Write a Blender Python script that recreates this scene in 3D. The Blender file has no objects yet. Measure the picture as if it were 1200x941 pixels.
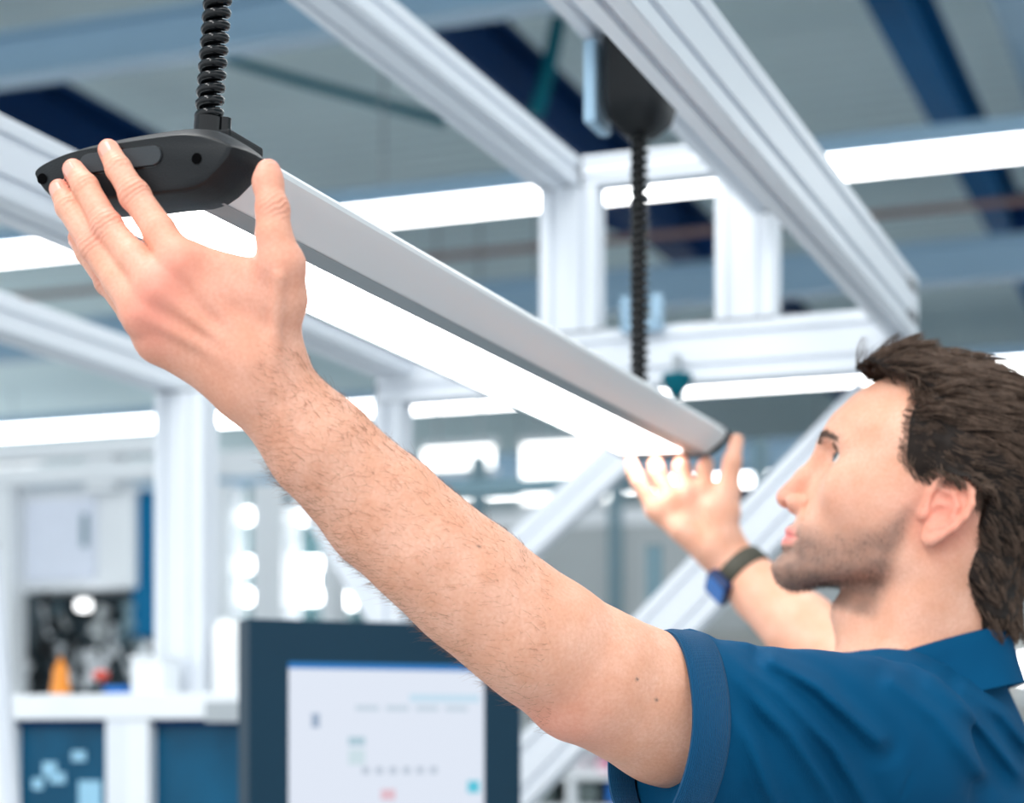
import bpy, bmesh, math, random, os
import numpy as np
from mathutils import Vector, Matrix

random.seed(7)
rng = np.random.default_rng(11)
SC = bpy.context.scene
COL = SC.collection
VOX = 0.0016

# ------------------------------------------------------------------ camera
FPX, CX, HY = 2300.0, 600.0, 870.0          # focal length (px), principal column, horizon row (1200x941 frame)
ZC = 1.38                                   # camera height above the floor
AZ = math.radians(20.9)                     # the work cells run 20.9 deg off the view axis
SA, CA = math.sin(AZ), math.cos(AZ)
cd = bpy.data.cameras.new('camera')
cam = bpy.data.objects.new('camera', cd)
COL.objects.link(cam)
cam.location = (0, 0, ZC)
cam.rotation_euler = (math.pi / 2, 0, 0)
cd.sensor_width = 36
cd.sensor_fit = 'HORIZONTAL'
cd.lens = FPX / 1200 * 36
cd.shift_y = (HY - 470.5) / 1200
cd.clip_start = 0.05
cd.clip_end = 200
cd.dof.use_dof = True
cd.dof.focus_distance = 1.29
cd.dof.aperture_fstop = 5.4
SC.camera = cam

# ------------------------------------------------------------------ world, exposure
SC.view_settings.view_transform = 'Standard'
SC.view_settings.look = 'None'
SC.view_settings.gamma = 1
SC.view_settings.exposure = 0.21
SC.view_settings.use_curve_mapping = False
wd = bpy.data.worlds.new('hall_daylight')
SC.world = wd
wd.use_nodes = True
wd.node_tree.nodes['Background'].inputs[0].default_value = (0.90, 0.96, 1.0, 1)
wd.node_tree.nodes['Background'].inputs[1].default_value = 1.4


def W(s, u, z):
    """work-cell frame (s along the beams, u across, z above the camera) -> world"""
    return Vector((s * SA + u * CA, s * CA - u * SA, ZC + z))


def P(px, py, D):
    return np.array([(px - CX) / FPX * D, D, (HY - py) / FPX * D + ZC])


def on_plane(px, py, s):
    m = (px - CX) / FPX
    u = (m * s * CA - s * SA) / (CA + m * SA)
    D = s * CA - u * SA
    return u, (HY - py) / FPX * D


def area(name, loc, target, sx, sy, power, color=(1, 1, 1)):
    l = bpy.data.lights.new(name, 'AREA')
    l.shape = 'RECTANGLE'
    l.size, l.size_y, l.energy, l.color = sx, sy, power, color
    o = bpy.data.objects.new(name, l)
    COL.objects.link(o)
    o.location = loc
    o.rotation_euler = (Vector(target) - Vector(loc)).to_track_quat('-Z', 'Y').to_euler()
    return o


# the hall's overhead luminaires above and behind the photographer
area('hall_luminaire_light', W(-1.3, -0.6, 2.6), W(-1.3, -0.6, 0), 0.6, 8, 150, (1, 0.99, 0.97))
area('hall_luminaire_light', W(3.6, -0.6, 2.6), W(3.6, -0.6, 0), 0.6, 8, 70, (1, 0.99, 0.97))

# ------------------------------------------------------------------ materials
MATS = {}


def nodes_of(name):
    m = bpy.data.materials.new(name)
    m.use_nodes = True
    nt = m.node_tree
    return m, nt, nt.nodes['Principled BSDF']


def mat(name, color, rough=0.5, metal=0.0, var=0.06, scale=30.0, bump=0.0, spec=0.5, coat=0.0):
    if name in MATS:
        return MATS[name]
    m, nt, b = nodes_of(name)
    N, L = nt.nodes, nt.links
    tc = N.new('ShaderNodeTexCoord')
    nz = N.new('ShaderNodeTexNoise')
    nz.inputs['Scale'].default_value = scale
    nz.inputs['Detail'].default_value = 3
    L.new(tc.outputs['Object'], nz.inputs['Vector'])
    mx = N.new('ShaderNodeMixRGB')
    lo = [max(0, c * (1 - var)) for c in color]
    hi = [min(1, c * (1 + var)) for c in color]
    mx.inputs[1].default_value = (*lo, 1)
    mx.inputs[2].default_value = (*hi, 1)
    L.new(nz.outputs['Fac'], mx.inputs[0])
    L.new(mx.outputs[0], b.inputs['Base Color'])
    b.inputs['Roughness'].default_value = rough
    b.inputs['Metallic'].default_value = metal
    b.inputs['Specular IOR Level'].default_value = spec
    b.inputs['Coat Weight'].default_value = coat
    if bump:
        bp = N.new('ShaderNodeBump')
        bp.inputs['Strength'].default_value = bump
        bp.inputs['Distance'].default_value = 0.002
        L.new(nz.outputs['Fac'], bp.inputs['Height'])
        L.new(bp.outputs[0], b.inputs['Normal'])
    MATS[name] = m
    return m


def glow(name, color, strength, base=None):
    if name in MATS:
        return MATS[name]
    m, nt, b = nodes_of(name)
    b.inputs['Base Color'].default_value = (*(base or color), 1)
    b.inputs['Emission Color'].default_value = (*color, 1)
    b.inputs['Emission Strength'].default_value = strength
    MATS[name] = m
    return m


def S(r, g, b):
    f = lambda c: (c / 255 / 12.92) if c <= 10 else ((c / 255 + 0.055) / 1.055) ** 2.4
    return (f(r), f(g), f(b))


M_ALU = mat('anodised_aluminium', S(224, 229, 236), 0.42, 0.15, 0.02, 8)
M_ALU_CAP = mat('grey_plastic_cap', S(120, 126, 132), 0.5)
M_WHITE = mat('white_powder_coat', S(232, 236, 240), 0.45, 0, 0.02, 5)
M_BLACK = mat('black_plastic', S(20, 23, 26), 0.45, 0, 0.15, 60, 0.02, 0.2)
M_BLACKM = mat('matt_black_plastic', S(27, 30, 33), 0.42, 0, 0.08, 900, 0.12, 0.22)
M_BUTTON = mat('grey_button_plastic', S(56, 61, 65), 0.45, 0, 0.06, 900, 0.1, 0.25)
M_GLOSSB = mat('glossy_black_cable', S(9, 11, 14), 0.14, 0, 0.2, 40, 0, 0.35)
M_HOUSE = mat('lamp_housing_aluminium', S(226, 230, 232), 0.38, 0.10, 0.02, 6)
M_RIM = mat('lamp_rim_grey', S(150, 160, 164), 0.5, 0.1, 0.03, 6)
M_BLUE = mat('blue_painted_steel', S(0, 84, 134), 0.6, 0, 0.1, 3, 0, .15)
M_NAVY = mat('navy_painted_steel', S(0, 46, 92), 0.6, 0, 0.1, 3, 0, .15)
M_TEAL = mat('teal_pipe_paint', S(0, 96, 112), 0.6, 0, 0.1, 3, 0, .15)
M_PURLIN = mat('pale_blue_steel', S(150, 182, 205), 0.5, 0, 0.06, 3)
M_SLATE = mat('dark_slate_plastic', S(24, 54, 72), 0.5, 0, 0.05, 10, 0, .15)
M_GLASS = mat('tinted_blue_panel', S(4, 76, 108), 0.3, 0, 0.5, 9, 0, .2)
M_GREYP = mat('grey_partition', S(176, 182, 184), 0.6, 0, 0.03, 3)
M_POSTB = mat('blue_grey_post', S(110, 140, 152), 0.5, 0, 0.05, 3)
M_DARK = mat('dark_machine_metal', S(46, 62, 70), 0.45, 0.3, 0.3, 14)
M_STEEL = mat('light_machine_metal', S(170, 176, 180), 0.35, 0.5, 0.1, 14)
M_ORANGE = mat('orange_plastic', S(226, 138, 40), 0.4, 0, 0.05, 14)
M_RED = mat('red_plastic', S(214, 84, 70), 0.4, 0, 0.05, 14)
M_CYANB = mat('bright_blue_plastic', S(0, 112, 200), 0.4, 0, 0.05, 14)
M_PINK = mat('pink_plastic', S(214, 70, 120), 0.4, 0, 0.05, 14)
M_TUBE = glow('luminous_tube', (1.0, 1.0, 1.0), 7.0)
M_DIFF = glow('lamp_diffuser', (1.0, 1.0, 1.0), 7.0)
M_PATCH = glow('bright_patch_glow', (1.0, 1.0, 0.98), 2.6)  # glow of the added panels for the bright far patches


# ------------------------------------------------------------------ object helpers
ORG = {}


def link(o):
    COL.objects.link(o)
    return o


def thing(name, label, cat, loc, group=None):
    o = link(bpy.data.objects.new(name, None))
    o.empty_display_size = 0.1
    o.location = loc
    ORG[o.name] = Vector(loc)
    o['label'] = label
    o['category'] = cat
    if group:
        o['group'] = group
    return o


def mesh_obj(name, V, F, m, parent=None, smooth=False, label=None, kind=None):
    """V in world coordinates; origin put at the parent's origin (or at the lower centre)"""
    V = np.asarray(V, dtype=float)
    if parent is not None:
        org = ORG[parent.name]
    else:
        mn, mxx = V.min(0), V.max(0)
        org = Vector(((mn[0] + mxx[0]) / 2, (mn[1] + mxx[1]) / 2, mn[2]))
    V = V - np.array(org)
    me = bpy.data.meshes.new(name)
    if isinstance(F, np.ndarray):
        n, k = F.shape
        me.vertices.add(len(V))
        me.vertices.foreach_set('co', V.astype(np.float32).ravel())
        me.loops.add(n * k)
        me.loops.foreach_set('vertex_index', F.astype(np.int32).ravel())
        me.polygons.add(n)
        me.polygons.foreach_set('loop_start', np.arange(0, n * k, k, dtype=np.int32))
        me.polygons.foreach_set('loop_total', np.full(n, k, dtype=np.int32))
        me.update(calc_edges=True)
    else:
        me.from_pydata([tuple(v) for v in V], [], F)
        bm = bmesh.new()
        bm.from_mesh(me)
        bmesh.ops.recalc_face_normals(bm, faces=bm.faces)
        bm.to_mesh(me)
        bm.free()
    if smooth:
        me.polygons.foreach_set('use_smooth', np.ones(len(me.polygons), dtype=bool))
    me.materials.append(m)
    o = link(bpy.data.objects.new(name, me))
    ORG[o.name] = org.copy()
    if parent is not None:
        o.parent = parent
        o.location = (0, 0, 0)
    else:
        o.location = org
    if label:
        o['label'] = label
    if kind:
        o['kind'] = kind
    return o


def tag(o, label, cat, group=None):
    o['label'] = label
    o['category'] = cat
    if group:
        o['group'] = group
    return o


class MB:
    """collects shapes into one mesh"""

    def __init__(self):
        self.v, self.f = [], []

    def add(self, V, F):
        n = len(self.v)
        self.v += [tuple(x) for x in V]
        self.f += [tuple(i + n for i in f) for f in F]
        return self

    def hexa(self, c):
        return self.add(c, [(0, 1, 2, 3), (7, 6, 5, 4), (0, 4, 5, 1), (1, 5, 6, 2), (2, 6, 7, 3), (3, 7, 4, 0)])

    def fbox(self, s0, s1, u0, u1, z0, z1, bev=0.0):
        if bev <= 0:
            return self.hexa([W(s0, u0, z0), W(s0, u1, z0), W(s0, u1, z1), W(s0, u0, z1),
                              W(s1, u0, z0), W(s1, u1, z0), W(s1, u1, z1), W(s1, u0, z1)])
        bm = bmesh.new()
        bmesh.ops.create_cube(bm, size=1)
        for v in bm.verts:
            v.co = Vector((s0 + (v.co.x + .5) * (s1 - s0), u0 + (v.co.y + .5) * (u1 - u0), z0 + (v.co.z + .5) * (z1 - z0)))
        bmesh.ops.bevel(bm, geom=bm.edges[:], offset=bev, segments=2, affect='EDGES', profile=0.6)
        bm.verts.index_update()
        V = [W(*v.co) for v in bm.verts]
        F = [[v.index for v in f.verts] for f in bm.faces]
        bm.free()
        return self.add(V, F)

    def prism(self, ring, a, b, cap=True):
        """ring: list of 3D offsets; swept from a to b"""
        n = len(ring)
        V = [Vector(a) + Vector(r) for r in ring] + [Vector(b) + Vector(r) for r in ring]
        F = [(i, (i + 1) % n, n + (i + 1) % n, n + i) for i in range(n)]
        if cap:
            F += [tuple(range(n - 1, -1, -1)), tuple(range(n, 2 * n))]
        return self.add(V, F)

    def tube(self, pts, rad, n=12, cap=True):
        pts = [Vector(p) for p in pts]
        if not hasattr(rad, '__len__'):
            rad = [rad] * len(pts)
        V, F = [], []
        t0 = (pts[1] - pts[0]).normalized()
        ref = Vector((0, 0, 1)) if abs(t0.z) < 0.9 else Vector((1, 0, 0))
        x = t0.cross(ref).normalized()
        for i, p in enumerate(pts):
            t = (pts[min(i + 1, len(pts) - 1)] - pts[max(i - 1, 0)]).normalized()
            x = (x - t * x.dot(t)).normalized()
            y = t.cross(x)
            for k in range(n):
                an = 2 * math.pi * k / n
                V.append(p + (x * math.cos(an) + y * math.sin(an)) * rad[i])
        for i in range(len(pts) - 1):
            for k in range(n):
                F.append((i * n + k, i * n + (k + 1) % n, (i + 1) * n + (k + 1) % n, (i + 1) * n + k))
        if cap:
            F.append(tuple(range(n - 1, -1, -1)))
            F.append(tuple(range((len(pts) - 1) * n, len(pts) * n)))
        return self.add(V, F)

    def lathe(self, base, prof, axis=Vector((0, 0, 1)), n=24):
        axis = Vector(axis).normalized()
        ref = Vector((1, 0, 0)) if abs(axis.x) < 0.9 else Vector((0, 1, 0))
        x = axis.cross(ref).normalized()
        y = axis.cross(x)
        V, F = [], []
        for (r, h) in prof:
            for k in range(n):
                an = 2 * math.pi * k / n
                V.append(Vector(base) + axis * h + (x * math.cos(an) + y * math.sin(an)) * max(r, 1e-4))
        for i in range(len(prof) - 1):
            for k in range(n):
                F.append((i * n + k, i * n + (k + 1) % n, (i + 1) * n + (k + 1) % n, (i + 1) * n + k))
        F.append(tuple(range(n - 1, -1, -1)))
        F.append(tuple(range((len(prof) - 1) * n, len(prof) * n)))
        return self.add(V, F)

    def build(self, name, m, parent=None, smooth=False, label=None, kind=None, angle=None):
        o = mesh_obj(name, self.v, self.f, m, parent, smooth or angle is not None, label, kind)
        if angle is not None:
            try:
                o.data.set_sharp_from_angle(angle=math.radians(angle))
            except Exception:
                pass
        return o


def slot_ring(w, h, cw, ch, gw=0.0085, gd=0.006, c=0.0025):
    """2D outline of a T-slot profile w x h with cw / ch slots on its wide / tall sides"""
    out = []

    def side(x0, y0, dx, dy, length, n):
        nx, ny = dy, -dx             # outward normal for a counter-clockwise walk
        out.append((x0 + dx * c, y0 + dy * c))
        for i in range(n):
            t = length * (i + .5) / n
            for (tt, dd) in ((t - gw / 2 - .001, 0), (t - gw / 2, .001), (t - gw / 2, gd), (t + gw / 2, gd), (t + gw / 2, .001), (t + gw / 2 + .001, 0)):
                out.append((x0 + dx * tt - nx * dd, y0 + dy * tt - ny * dd))
        out.append((x0 + dx * (length - c), y0 + dy * (length - c)))

    side(-w / 2, -h / 2, 1, 0, w, cw)
    side(w / 2, -h / 2, 0, 1, h, ch)
    side(w / 2, h / 2, -1, 0, w, cw)
    side(-w / 2, h / 2, 0, -1, h, ch)
    return out


def profile(name, a, b, w, h, cw, ch, parent, wdir, m=M_ALU, end=True, gw=0.0085):
    """T-slotted extrusion from a to b; wdir = direction of its width; end plates as a sub-part"""
    a, b = Vector(a), Vector(b)
    t = (b - a).normalized()
    wd_ = Vector(wdir)
    wd_ = (wd_ - t * wd_.dot(t)).normalized()
    hd = t.cross(wd_)
    ring = [wd_ * x + hd * y for x, y in slot_ring(w, h, cw, ch, gw)]
    o = MB().prism(ring, a, b).build(name, m, parent)
    if end:
        for p, sg in ((a, -1), (b, 1)):
            q = [wd_ * x + hd * y for x, y in ((-w / 2 + .001, -h / 2 + .001), (w / 2 - .001, -h / 2 + .001), (w / 2 - .001, h / 2 - .001), (-w / 2 + .001, h / 2 - .001))]
            MB().prism(q, p + t * sg * 0.0002, p + t * sg * 0.003).build('end_cap', M_ALU_CAP, o)
    return o


D1 = Vector((SA, CA, 0))
D2 = Vector((CA, -SA, 0))
UP = Vector((0, 0, 1))


# ------------------------------------------------------------------ hall shell
def slab(name, m, s0, s1, u0, u1, z0, z1):
    o = MB().fbox(s0, s1, u0, u1, z0, z1).build(name, m)
    o['kind'] = 'structure'
    return o


M_FLOOR = mat('grey_hall_floor', S(168, 172, 174), 0.35, 0, 0.05, 2)
M_CEIL = mat('grey_roof_sheet', S(214, 234, 238), 0.7, 0, 0.06, 1.2)
M_WALL = mat('pale_grey_wall', S(176, 188, 192), 0.7, 0, 0.04, 1.5)
# corrugation of the roof sheet as fine relief
nt = M_CEIL.node_tree
tc = nt.nodes.new('ShaderNodeTexCoord')
mp = nt.nodes.new('ShaderNodeMapping')
mp.inputs['Rotation'].default_value = (0, 0, AZ)
wv = nt.nodes.new('ShaderNodeTexWave')
wv.bands_direction = 'Y'
wv.inputs['Scale'].default_value = 1.6
bp = nt.nodes.new('ShaderNodeBump')
bp.inputs['Strength'].default_value = 0.7
bp.inputs['Distance'].default_value = 0.04
nt.links.new(tc.outputs['Object'], mp.inputs['Vector'])
nt.links.new(mp.outputs[0], wv.inputs['Vector'])
nt.links.new(wv.outputs['Fac'], bp.inputs['Height'])
nt.links.new(bp.outputs[0], nt.nodes['Principled BSDF'].inputs['Normal'])

slab('floor', M_FLOOR, -9, 30, -16, 14, -ZC - 0.1, -ZC)
slab('ceiling', M_CEIL, -1.0, 30, -16, 14, 3.9, 4.0)
wall = slab('wall_back', M_WALL, 29.5, 29.8, -16, 14, -ZC, 3.9)


# roof steelwork along the hall (d1) and across it (d2)
def i_beam(name, a, b, w, h, m, label, cat='steel beam', group=None):
    a, b = Vector(a), Vector(b)
    t = (b - a).normalized()
    wd_ = t.cross(UP).normalized()
    hd = wd_.cross(t)
    fl, wb = h * 0.1, w * 0.16
    pts = [(-w / 2, -h / 2), (w / 2, -h / 2), (w / 2, -h / 2 + fl), (wb / 2, -h / 2 + fl), (wb / 2, h / 2 - fl), (w / 2, h / 2 - fl), (w / 2, h / 2), (-w / 2, h / 2), (-w / 2, h / 2 - fl), (-wb / 2, h / 2 - fl), (-wb / 2, -h / 2 + fl), (-w / 2, -h / 2 + fl)]
    o = MB().prism([wd_ * x + hd * y for x, y in pts], a, b).build(name, m)
    return tag(o, label, cat, group)


i_beam('roof_beam', W(1, -1.52, 3.35), W(29, -1.52, 3.35), 0.16, 0.32, M_BLUE, 'blue steel roof beam at the upper right of the picture')
i_beam('roof_beam', W(1, -1.05, 3.5), W(29, -1.05, 3.5), 0.22, 0.2, M_PURLIN, 'pale steel roof beam right beside the blue one at upper right')
i_beam('roof_beam', W(1, -3.55, 3.35), W(29, -3.55, 3.35), 0.22, 0.36, M_NAVY, 'navy steel roof beam running above the middle aluminium beam')
i_beam('roof_beam', W(1, -6.1, 3.3), W(29, -6.1, 3.3), 0.34, 0.42, M_NAVY, 'wide navy steel roof beam at the upper left corner')
i_beam('purlin', W(7.15, -9, 2.95), W(7.15, -2.3, 2.95), 0.14, 0.20, M_PURLIN, 'pale blue cross girder at the top left above the cable')
i_beam('purlin', W(12.2, -9, 2.94), W(12.2, 6, 2.94), 0.14, 0.26, M_PURLIN, 'pale blue cross girder behind the beam end at right')
i_beam('purlin', W(19.5, -14, 2.86), W(19.5, 10, 2.86), 0.14, 0.4, M_PURLIN, 'farthest pale blue cross girder low under the roof')
for (x0, y0, x1, y1, s, r, m, lb) in (
        (170, 42, 520, 142, 9.5, 0.028, M_TEAL, 'thin teal pipe under the roof right of the black cable'),
        (655, 20, 628, 135, 9.2, 0.04, M_TEAL, 'steep teal roof strut between the two aluminium beams'),
        (690, 238, 840, 290, 12.5, 0.13, M_NAVY, 'short navy roof strut seen between the two posts'),
        (1190, 230, 1215, 300, 12.5, 0.1, M_NAVY, 'dark strut at the right edge under the light strip')):
    u0, z0 = on_plane(x0, y0, s)
    u1, z1 = on_plane(x1, y1, s)
    tag(MB().tube([W(s, u0, z0), W(s + .02, (u0 + u1) / 2, (z0 + z1) / 2), W(s, u1, z1)], r, 10).build('roof_strut', m, smooth=True), lb, 'strut')
for (x0, y0, x1, s, lb) in ((600, 237, 1000, 10.6, 'thin red-brown pipe crossing far under the roof'),):
    u0, z0 = on_plane(-20, 262 + 60, s)
    u1, z1 = on_plane(1230, 232, s)
    tag(MB().tube([W(s, u0, z1), W(s, (u0 + u1) / 2, z1), W(s, u1, z1)], 0.022, 8).build('sprinkler_pipe', mat('red_brown_pipe', S(128, 104, 100), .6), smooth=True), lb, 'pipe')


# luminous strips: three rows across the hall in view
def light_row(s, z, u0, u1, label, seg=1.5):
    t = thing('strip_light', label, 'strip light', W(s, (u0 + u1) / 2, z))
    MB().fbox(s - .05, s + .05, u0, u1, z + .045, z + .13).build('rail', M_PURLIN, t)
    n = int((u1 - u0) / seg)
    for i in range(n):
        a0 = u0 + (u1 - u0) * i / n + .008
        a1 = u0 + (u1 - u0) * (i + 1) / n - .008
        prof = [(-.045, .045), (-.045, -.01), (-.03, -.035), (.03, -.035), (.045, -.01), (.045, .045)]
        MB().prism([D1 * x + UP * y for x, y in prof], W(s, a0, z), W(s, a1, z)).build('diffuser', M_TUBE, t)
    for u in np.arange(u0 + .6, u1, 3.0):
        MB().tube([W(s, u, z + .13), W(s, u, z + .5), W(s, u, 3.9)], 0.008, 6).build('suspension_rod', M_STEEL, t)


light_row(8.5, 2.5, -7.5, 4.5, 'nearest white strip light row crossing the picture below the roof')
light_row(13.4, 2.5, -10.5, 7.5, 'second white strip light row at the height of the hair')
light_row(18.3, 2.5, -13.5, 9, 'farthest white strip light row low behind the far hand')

# ------------------------------------------------------------------ near work cell: one bolted aluminium frame
BK = 2.86
fr = thing('workstation_frame', 'white aluminium profile frame of the work cell around the lamp', 'frame', W(BK, -0.9, -ZC))
profile('beam', W(0.5, -0.488, 0.6315), W(BK + .02, -0.488, 0.6315), 0.042, 0.091, 1, 2, fr, D2)
profile('beam', W(0.5, -1.30, 0.6315), W(BK + .05, -1.30, 0.6315), 0.068, 0.091, 1, 2, fr, D2)
profile('beam', W(0.9, -1.02, 0.882), W(BK + .05, -1.02, 0.882), 0.071, 0.046, 2, 1, fr, D2)
profile('beam', W(0.5, -0.680, 0.800), W(BK - .03, -0.680, 0.800), 0.045, 0.045, 1, 1, fr, D2)
profile('crossbar', W(BK + .035, -1.33, 0.590), W(BK + .035, -0.51, 0.590), 0.05, 0.09, 1, 2, fr, D1)
profile('crossbar', W(BK + .03, -0.98, 0.882), W(BK + .03, -0.64, 0.882), 0.045, 0.046, 1, 2, fr, D1, gw=0.006)
profile('post', W(BK + .03, -1.003, 0.636), W(BK + .03, -1.003, 0.859), 0.094, 0.045, 2, 1, fr, D2)
profile('post', W(BK + .03, -0.723, 0.636), W(BK + .03, -0.723, 0.859), 0.092, 0.045, 2, 1, fr, D2)
profile('post', W(BK + .035, -1.312, -ZC), W(BK + .035, -1.312, 0.545), 0.05, 0.05, 1, 1, fr, D2)
profile('post', W(BK + .035, -0.488, -ZC), W(BK + .035, -0.488, 0.585), 0.045, 0.09, 1, 2, fr, D2)
# right diagonal: from under the beam end down to the left at 45 degrees
u0, z0 = on_plane(1015, 458, BK + .1)
u1, z1 = on_plane(560, 936, BK + .1)
profile('brace', W(BK + .1, u1 + .02, z1 - .02), W(BK + .1, u0 + .02, z0 - .02), 0.088, 0.045, 2, 1, fr, D2)
# bolts on the beam end
for (ds, dz) in ((-.05, .022), (-.05, -.022), (-.02, .022), (-.02, -.022)):
    c = W(BK + ds, -0.467, 0.6315 + dz)
    MB().lathe(c, [(0.0075, -.002), (0.0075, .003), (0.005, .004), (0.004, .001)], D2, 14).build('end_bolt', mat('dark_steel_bolt', S(110, 114, 118), .4, .6), fr)
# corner brackets under the joints
for (u, z) in ((-1.03, .636), (-0.79, .636), (-0.955, .636), (-0.66, .636)):
    sg = 1
    MB().prism([D1 * -.02, D1 * .02, D1 * .02 + UP * .002, D1 * -.02 + UP * .002], W(BK + .03, u - .012, z), W(BK + .03, u + .012, z)).build('bracket', M_ALU_CAP, fr)
# clamp on the lower crossbar behind the far cable
cl = thing('cable_clamp', 'small pale blue clamp with two tabs on the lower crossbar', 'clamp', W(BK, -.86, .636))
cu0, cz0 = on_plane(729, 386, BK)
cu1, cz1 = on_plane(777, 345, BK)
for (a, b, nm) in ((cu0, cu0 + .013, 'tab'), (cu1 - .016, cu1, 'tab')):
    MB().fbox(BK - .012, BK + .008, a, b, cz0, cz1, .003).build(nm, M_PURLIN, cl)
MB().fbox(BK - .012, BK + .008, cu0, cu1, cz0 - .006, cz0 + .012, .002).build('clamp_base', M_PURLIN, cl)
ku, kz = on_plane(793, 448, BK)
kn = thing('clamp_knob', 'dark teal star knob under the lower crossbar', 'knob', W(BK, ku, kz))
MB().lathe(W(BK, ku, kz - .022), [(.006, 0), (.012, .006), (.02, .018), (.024, .03), (.022, .034)], UP, 10).build('knob_grip', M_TEAL, kn, angle=30)
MB().lathe(W(BK, ku, kz + .012), [(.006, 0), (.006, .03)], UP, 10).build('stud', M_STEEL, kn)

# neighbouring cell at left: lower beam and its post
f2 = thing('workstation_frame', 'aluminium profile frame of the cell at far left, one thick post', 'frame', W(3.04, -1.82, -ZC))
profile('beam', W(0.9, -1.815, 0.655), W(3.12, -1.815, 0.655), 0.06, 0.06, 1, 1, f2, D2)
pu0, _ = on_plane(180, 500, 3.04)
pu1, _ = on_plane(237, 500, 3.04)
profile('post', W(3.07, (pu0 + pu1) / 2, on_plane(70, 813, 2.85)[1] + .004), W(3.07, (pu0 + pu1) / 2, 0.622), pu1 - pu0, 0.06, 2, 1, f2, D2)

# second brace pair further back
f3 = thing('workstation_frame', 'aluminium frame behind the far hand with a single diagonal brace', 'frame', W(4.2, -1.2, -ZC))
s3 = 4.0
a_ = on_plane(742, 520, s3)
b_ = on_plane(560, 690, s3)
profile('brace', W(s3, b_[0], b_[1]), W(s3, a_[0], a_[1]), 0.075, 0.045, 1, 1, f3, D2, gw=.014)
a_ = on_plane(350, 560, s3)
b_ = on_plane(470, 760, s3)
profile('brace', W(s3, b_[0], b_[1]), W(s3, a_[0], a_[1]), 0.06, 0.045, 1, 1, f3, D2, gw=.02)
pa = on_plane(560, 690, s3)[0]
profile('post', W(s3 + .03, pa, -ZC), W(s3 + .03, pa, .34), 0.045, 0.045, 1, 1, f3, D2)
pa = on_plane(762, 520, s3)[0]
profile('post', W(s3 + .03, pa, -ZC), W(s3 + .03, pa, .42), 0.03, 0.03, 1, 1, f3, D2, M_POSTB)
profile('crossbar', W(s3 + .03, on_plane(330, 560, s3)[0], on_plane(560, 560, s3)[1] - .02), W(s3 + .03, pa, on_plane(560, 560, s3)[1] - .02), 0.03, 0.03, 1, 1, f3, D1, M_POSTB)

# ------------------------------------------------------------------ the linear lamp
LU, LZ, LS0, LS1 = -0.648, 0.3575, 1.041, 2.232
CAPO = [(-74, 0), (-67, 7), (-51, 14.5), (-36, 17.6), (-8, 20), (24, 21.2), (41, 20.2), (54, 16), (66, 8.8), (74, 2), (74, -1.2), (69, -9), (48, -24), (18, -25.2), (-8, -25), (-52, -22.5), (-64, -16), (-72, -6)]
CAPO = [(x / 1000, y / 1000) for x, y in CAPO]


def lamp_pt(s, w, z):
    return W(s, LU + w, LZ + z)


lamp = thing('linear_lamp', 'long grey aluminium work lamp with glowing diffuser held by both hands', 'lamp', lamp_pt((LS0 + LS1) / 2, 0, -.025))


def loft(rings, closed_ends=True):
    n = len(rings[0])
    V = [p for r in rings for p in r]
    F = []
    for i in range(len(rings) - 1):
        for k in range(n):
            F.append((i * n + k, i * n + (k + 1) % n, (i + 1) * n + (k + 1) % n, (i + 1) * n + k))
    if closed_ends:
        F.append(tuple(range(n - 1, -1, -1)))
        F.append(tuple(range((len(rings) - 1) * n, len(rings) * n)))
    return V, F


hs = 0.97
hous = [(x * hs, y * hs) for x, y in CAPO]
ib = [i for i, (x, y) in enumerate(CAPO) if y < -.0235]
# the underside is recessed between the rims for the diffuser
under = [(48, -23.4), (29.5, -23.8), (29, -20), (-46, -19), (-46.5, -22.2), (-50.5, -21.8)]
hous = [(x / 1, y / 1) for x, y in [(-71.8, 0), (-65, 6.8), (-49.5, 14), (-35, 17), (-8, 19.4), (24, 20.5), (40, 19.6), (52.4, 15.5), (64, 8.5), (71.8, 2), (71.8, -1.2), (67, -8.7)] + under + [(-62, -15.5), (-70, -6)]]
hous = [(x / 1000, y / 1000) for x, y in hous]
V, F = loft([[lamp_pt(LS0 + .030, x, y) for x, y in hous], [lamp_pt(LS1 - .026, x, y) for x, y in hous]])
MB().add(V, F).build('housing', M_HOUSE, lamp, angle=30)
rim = [(48.4, -23.8), (48.2, -24.2), (29.6, -24.6), (29.4, -23.9)]
V, F = loft([[lamp_pt(LS0 + .030, x / 1000, y / 1000) for x, y in rim], [lamp_pt(LS1 - .026, x / 1000, y / 1000) for x, y in rim]])
MB().add(V, F).build('rim', M_RIM, lamp)
rim = [(-46.4, -22.3), (-46.4, -23.2), (-51.5, -22.6), (-62.5, -16.0), (-62, -15.4)]
V, F = loft([[lamp_pt(LS0 + .030, x / 1000, y / 1000) for x, y in rim], [lamp_pt(LS1 - .026, x / 1000, y / 1000) for x, y in rim]])
MB().add(V, F).build('rim', M_RIM, lamp)
dif = [(29, -19.5), (29, -23.2), (-46, -21.8), (-46, -18.5)]
V, F = loft([[lamp_pt(LS0 + .031, x / 1000, y / 1000) for x, y in dif], [lamp_pt(LS1 - .058, x / 1000, y / 1000) for x, y in dif]])
MB().add(V, F).build('diffuser', M_DIFF, lamp, label='glowing white diffuser')


def dense(o, k=3):
    """closed Catmull-Rom through an outline"""
    n = len(o)
    out = []
    for i in range(n):
        p0, p1, p2, p3 = (np.array(o[(i + j - 1) % n]) for j in range(4))
        for q in range(k):
            t = q / k
            out.append(tuple(0.5 * ((2 * p1) + (-p0 + p2) * t + (2 * p0 - 5 * p1 + 4 * p2 - p3) * t * t + (-p0 + 3 * p1 - 3 * p2 + p3) * t ** 3)))
    return out


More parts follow.
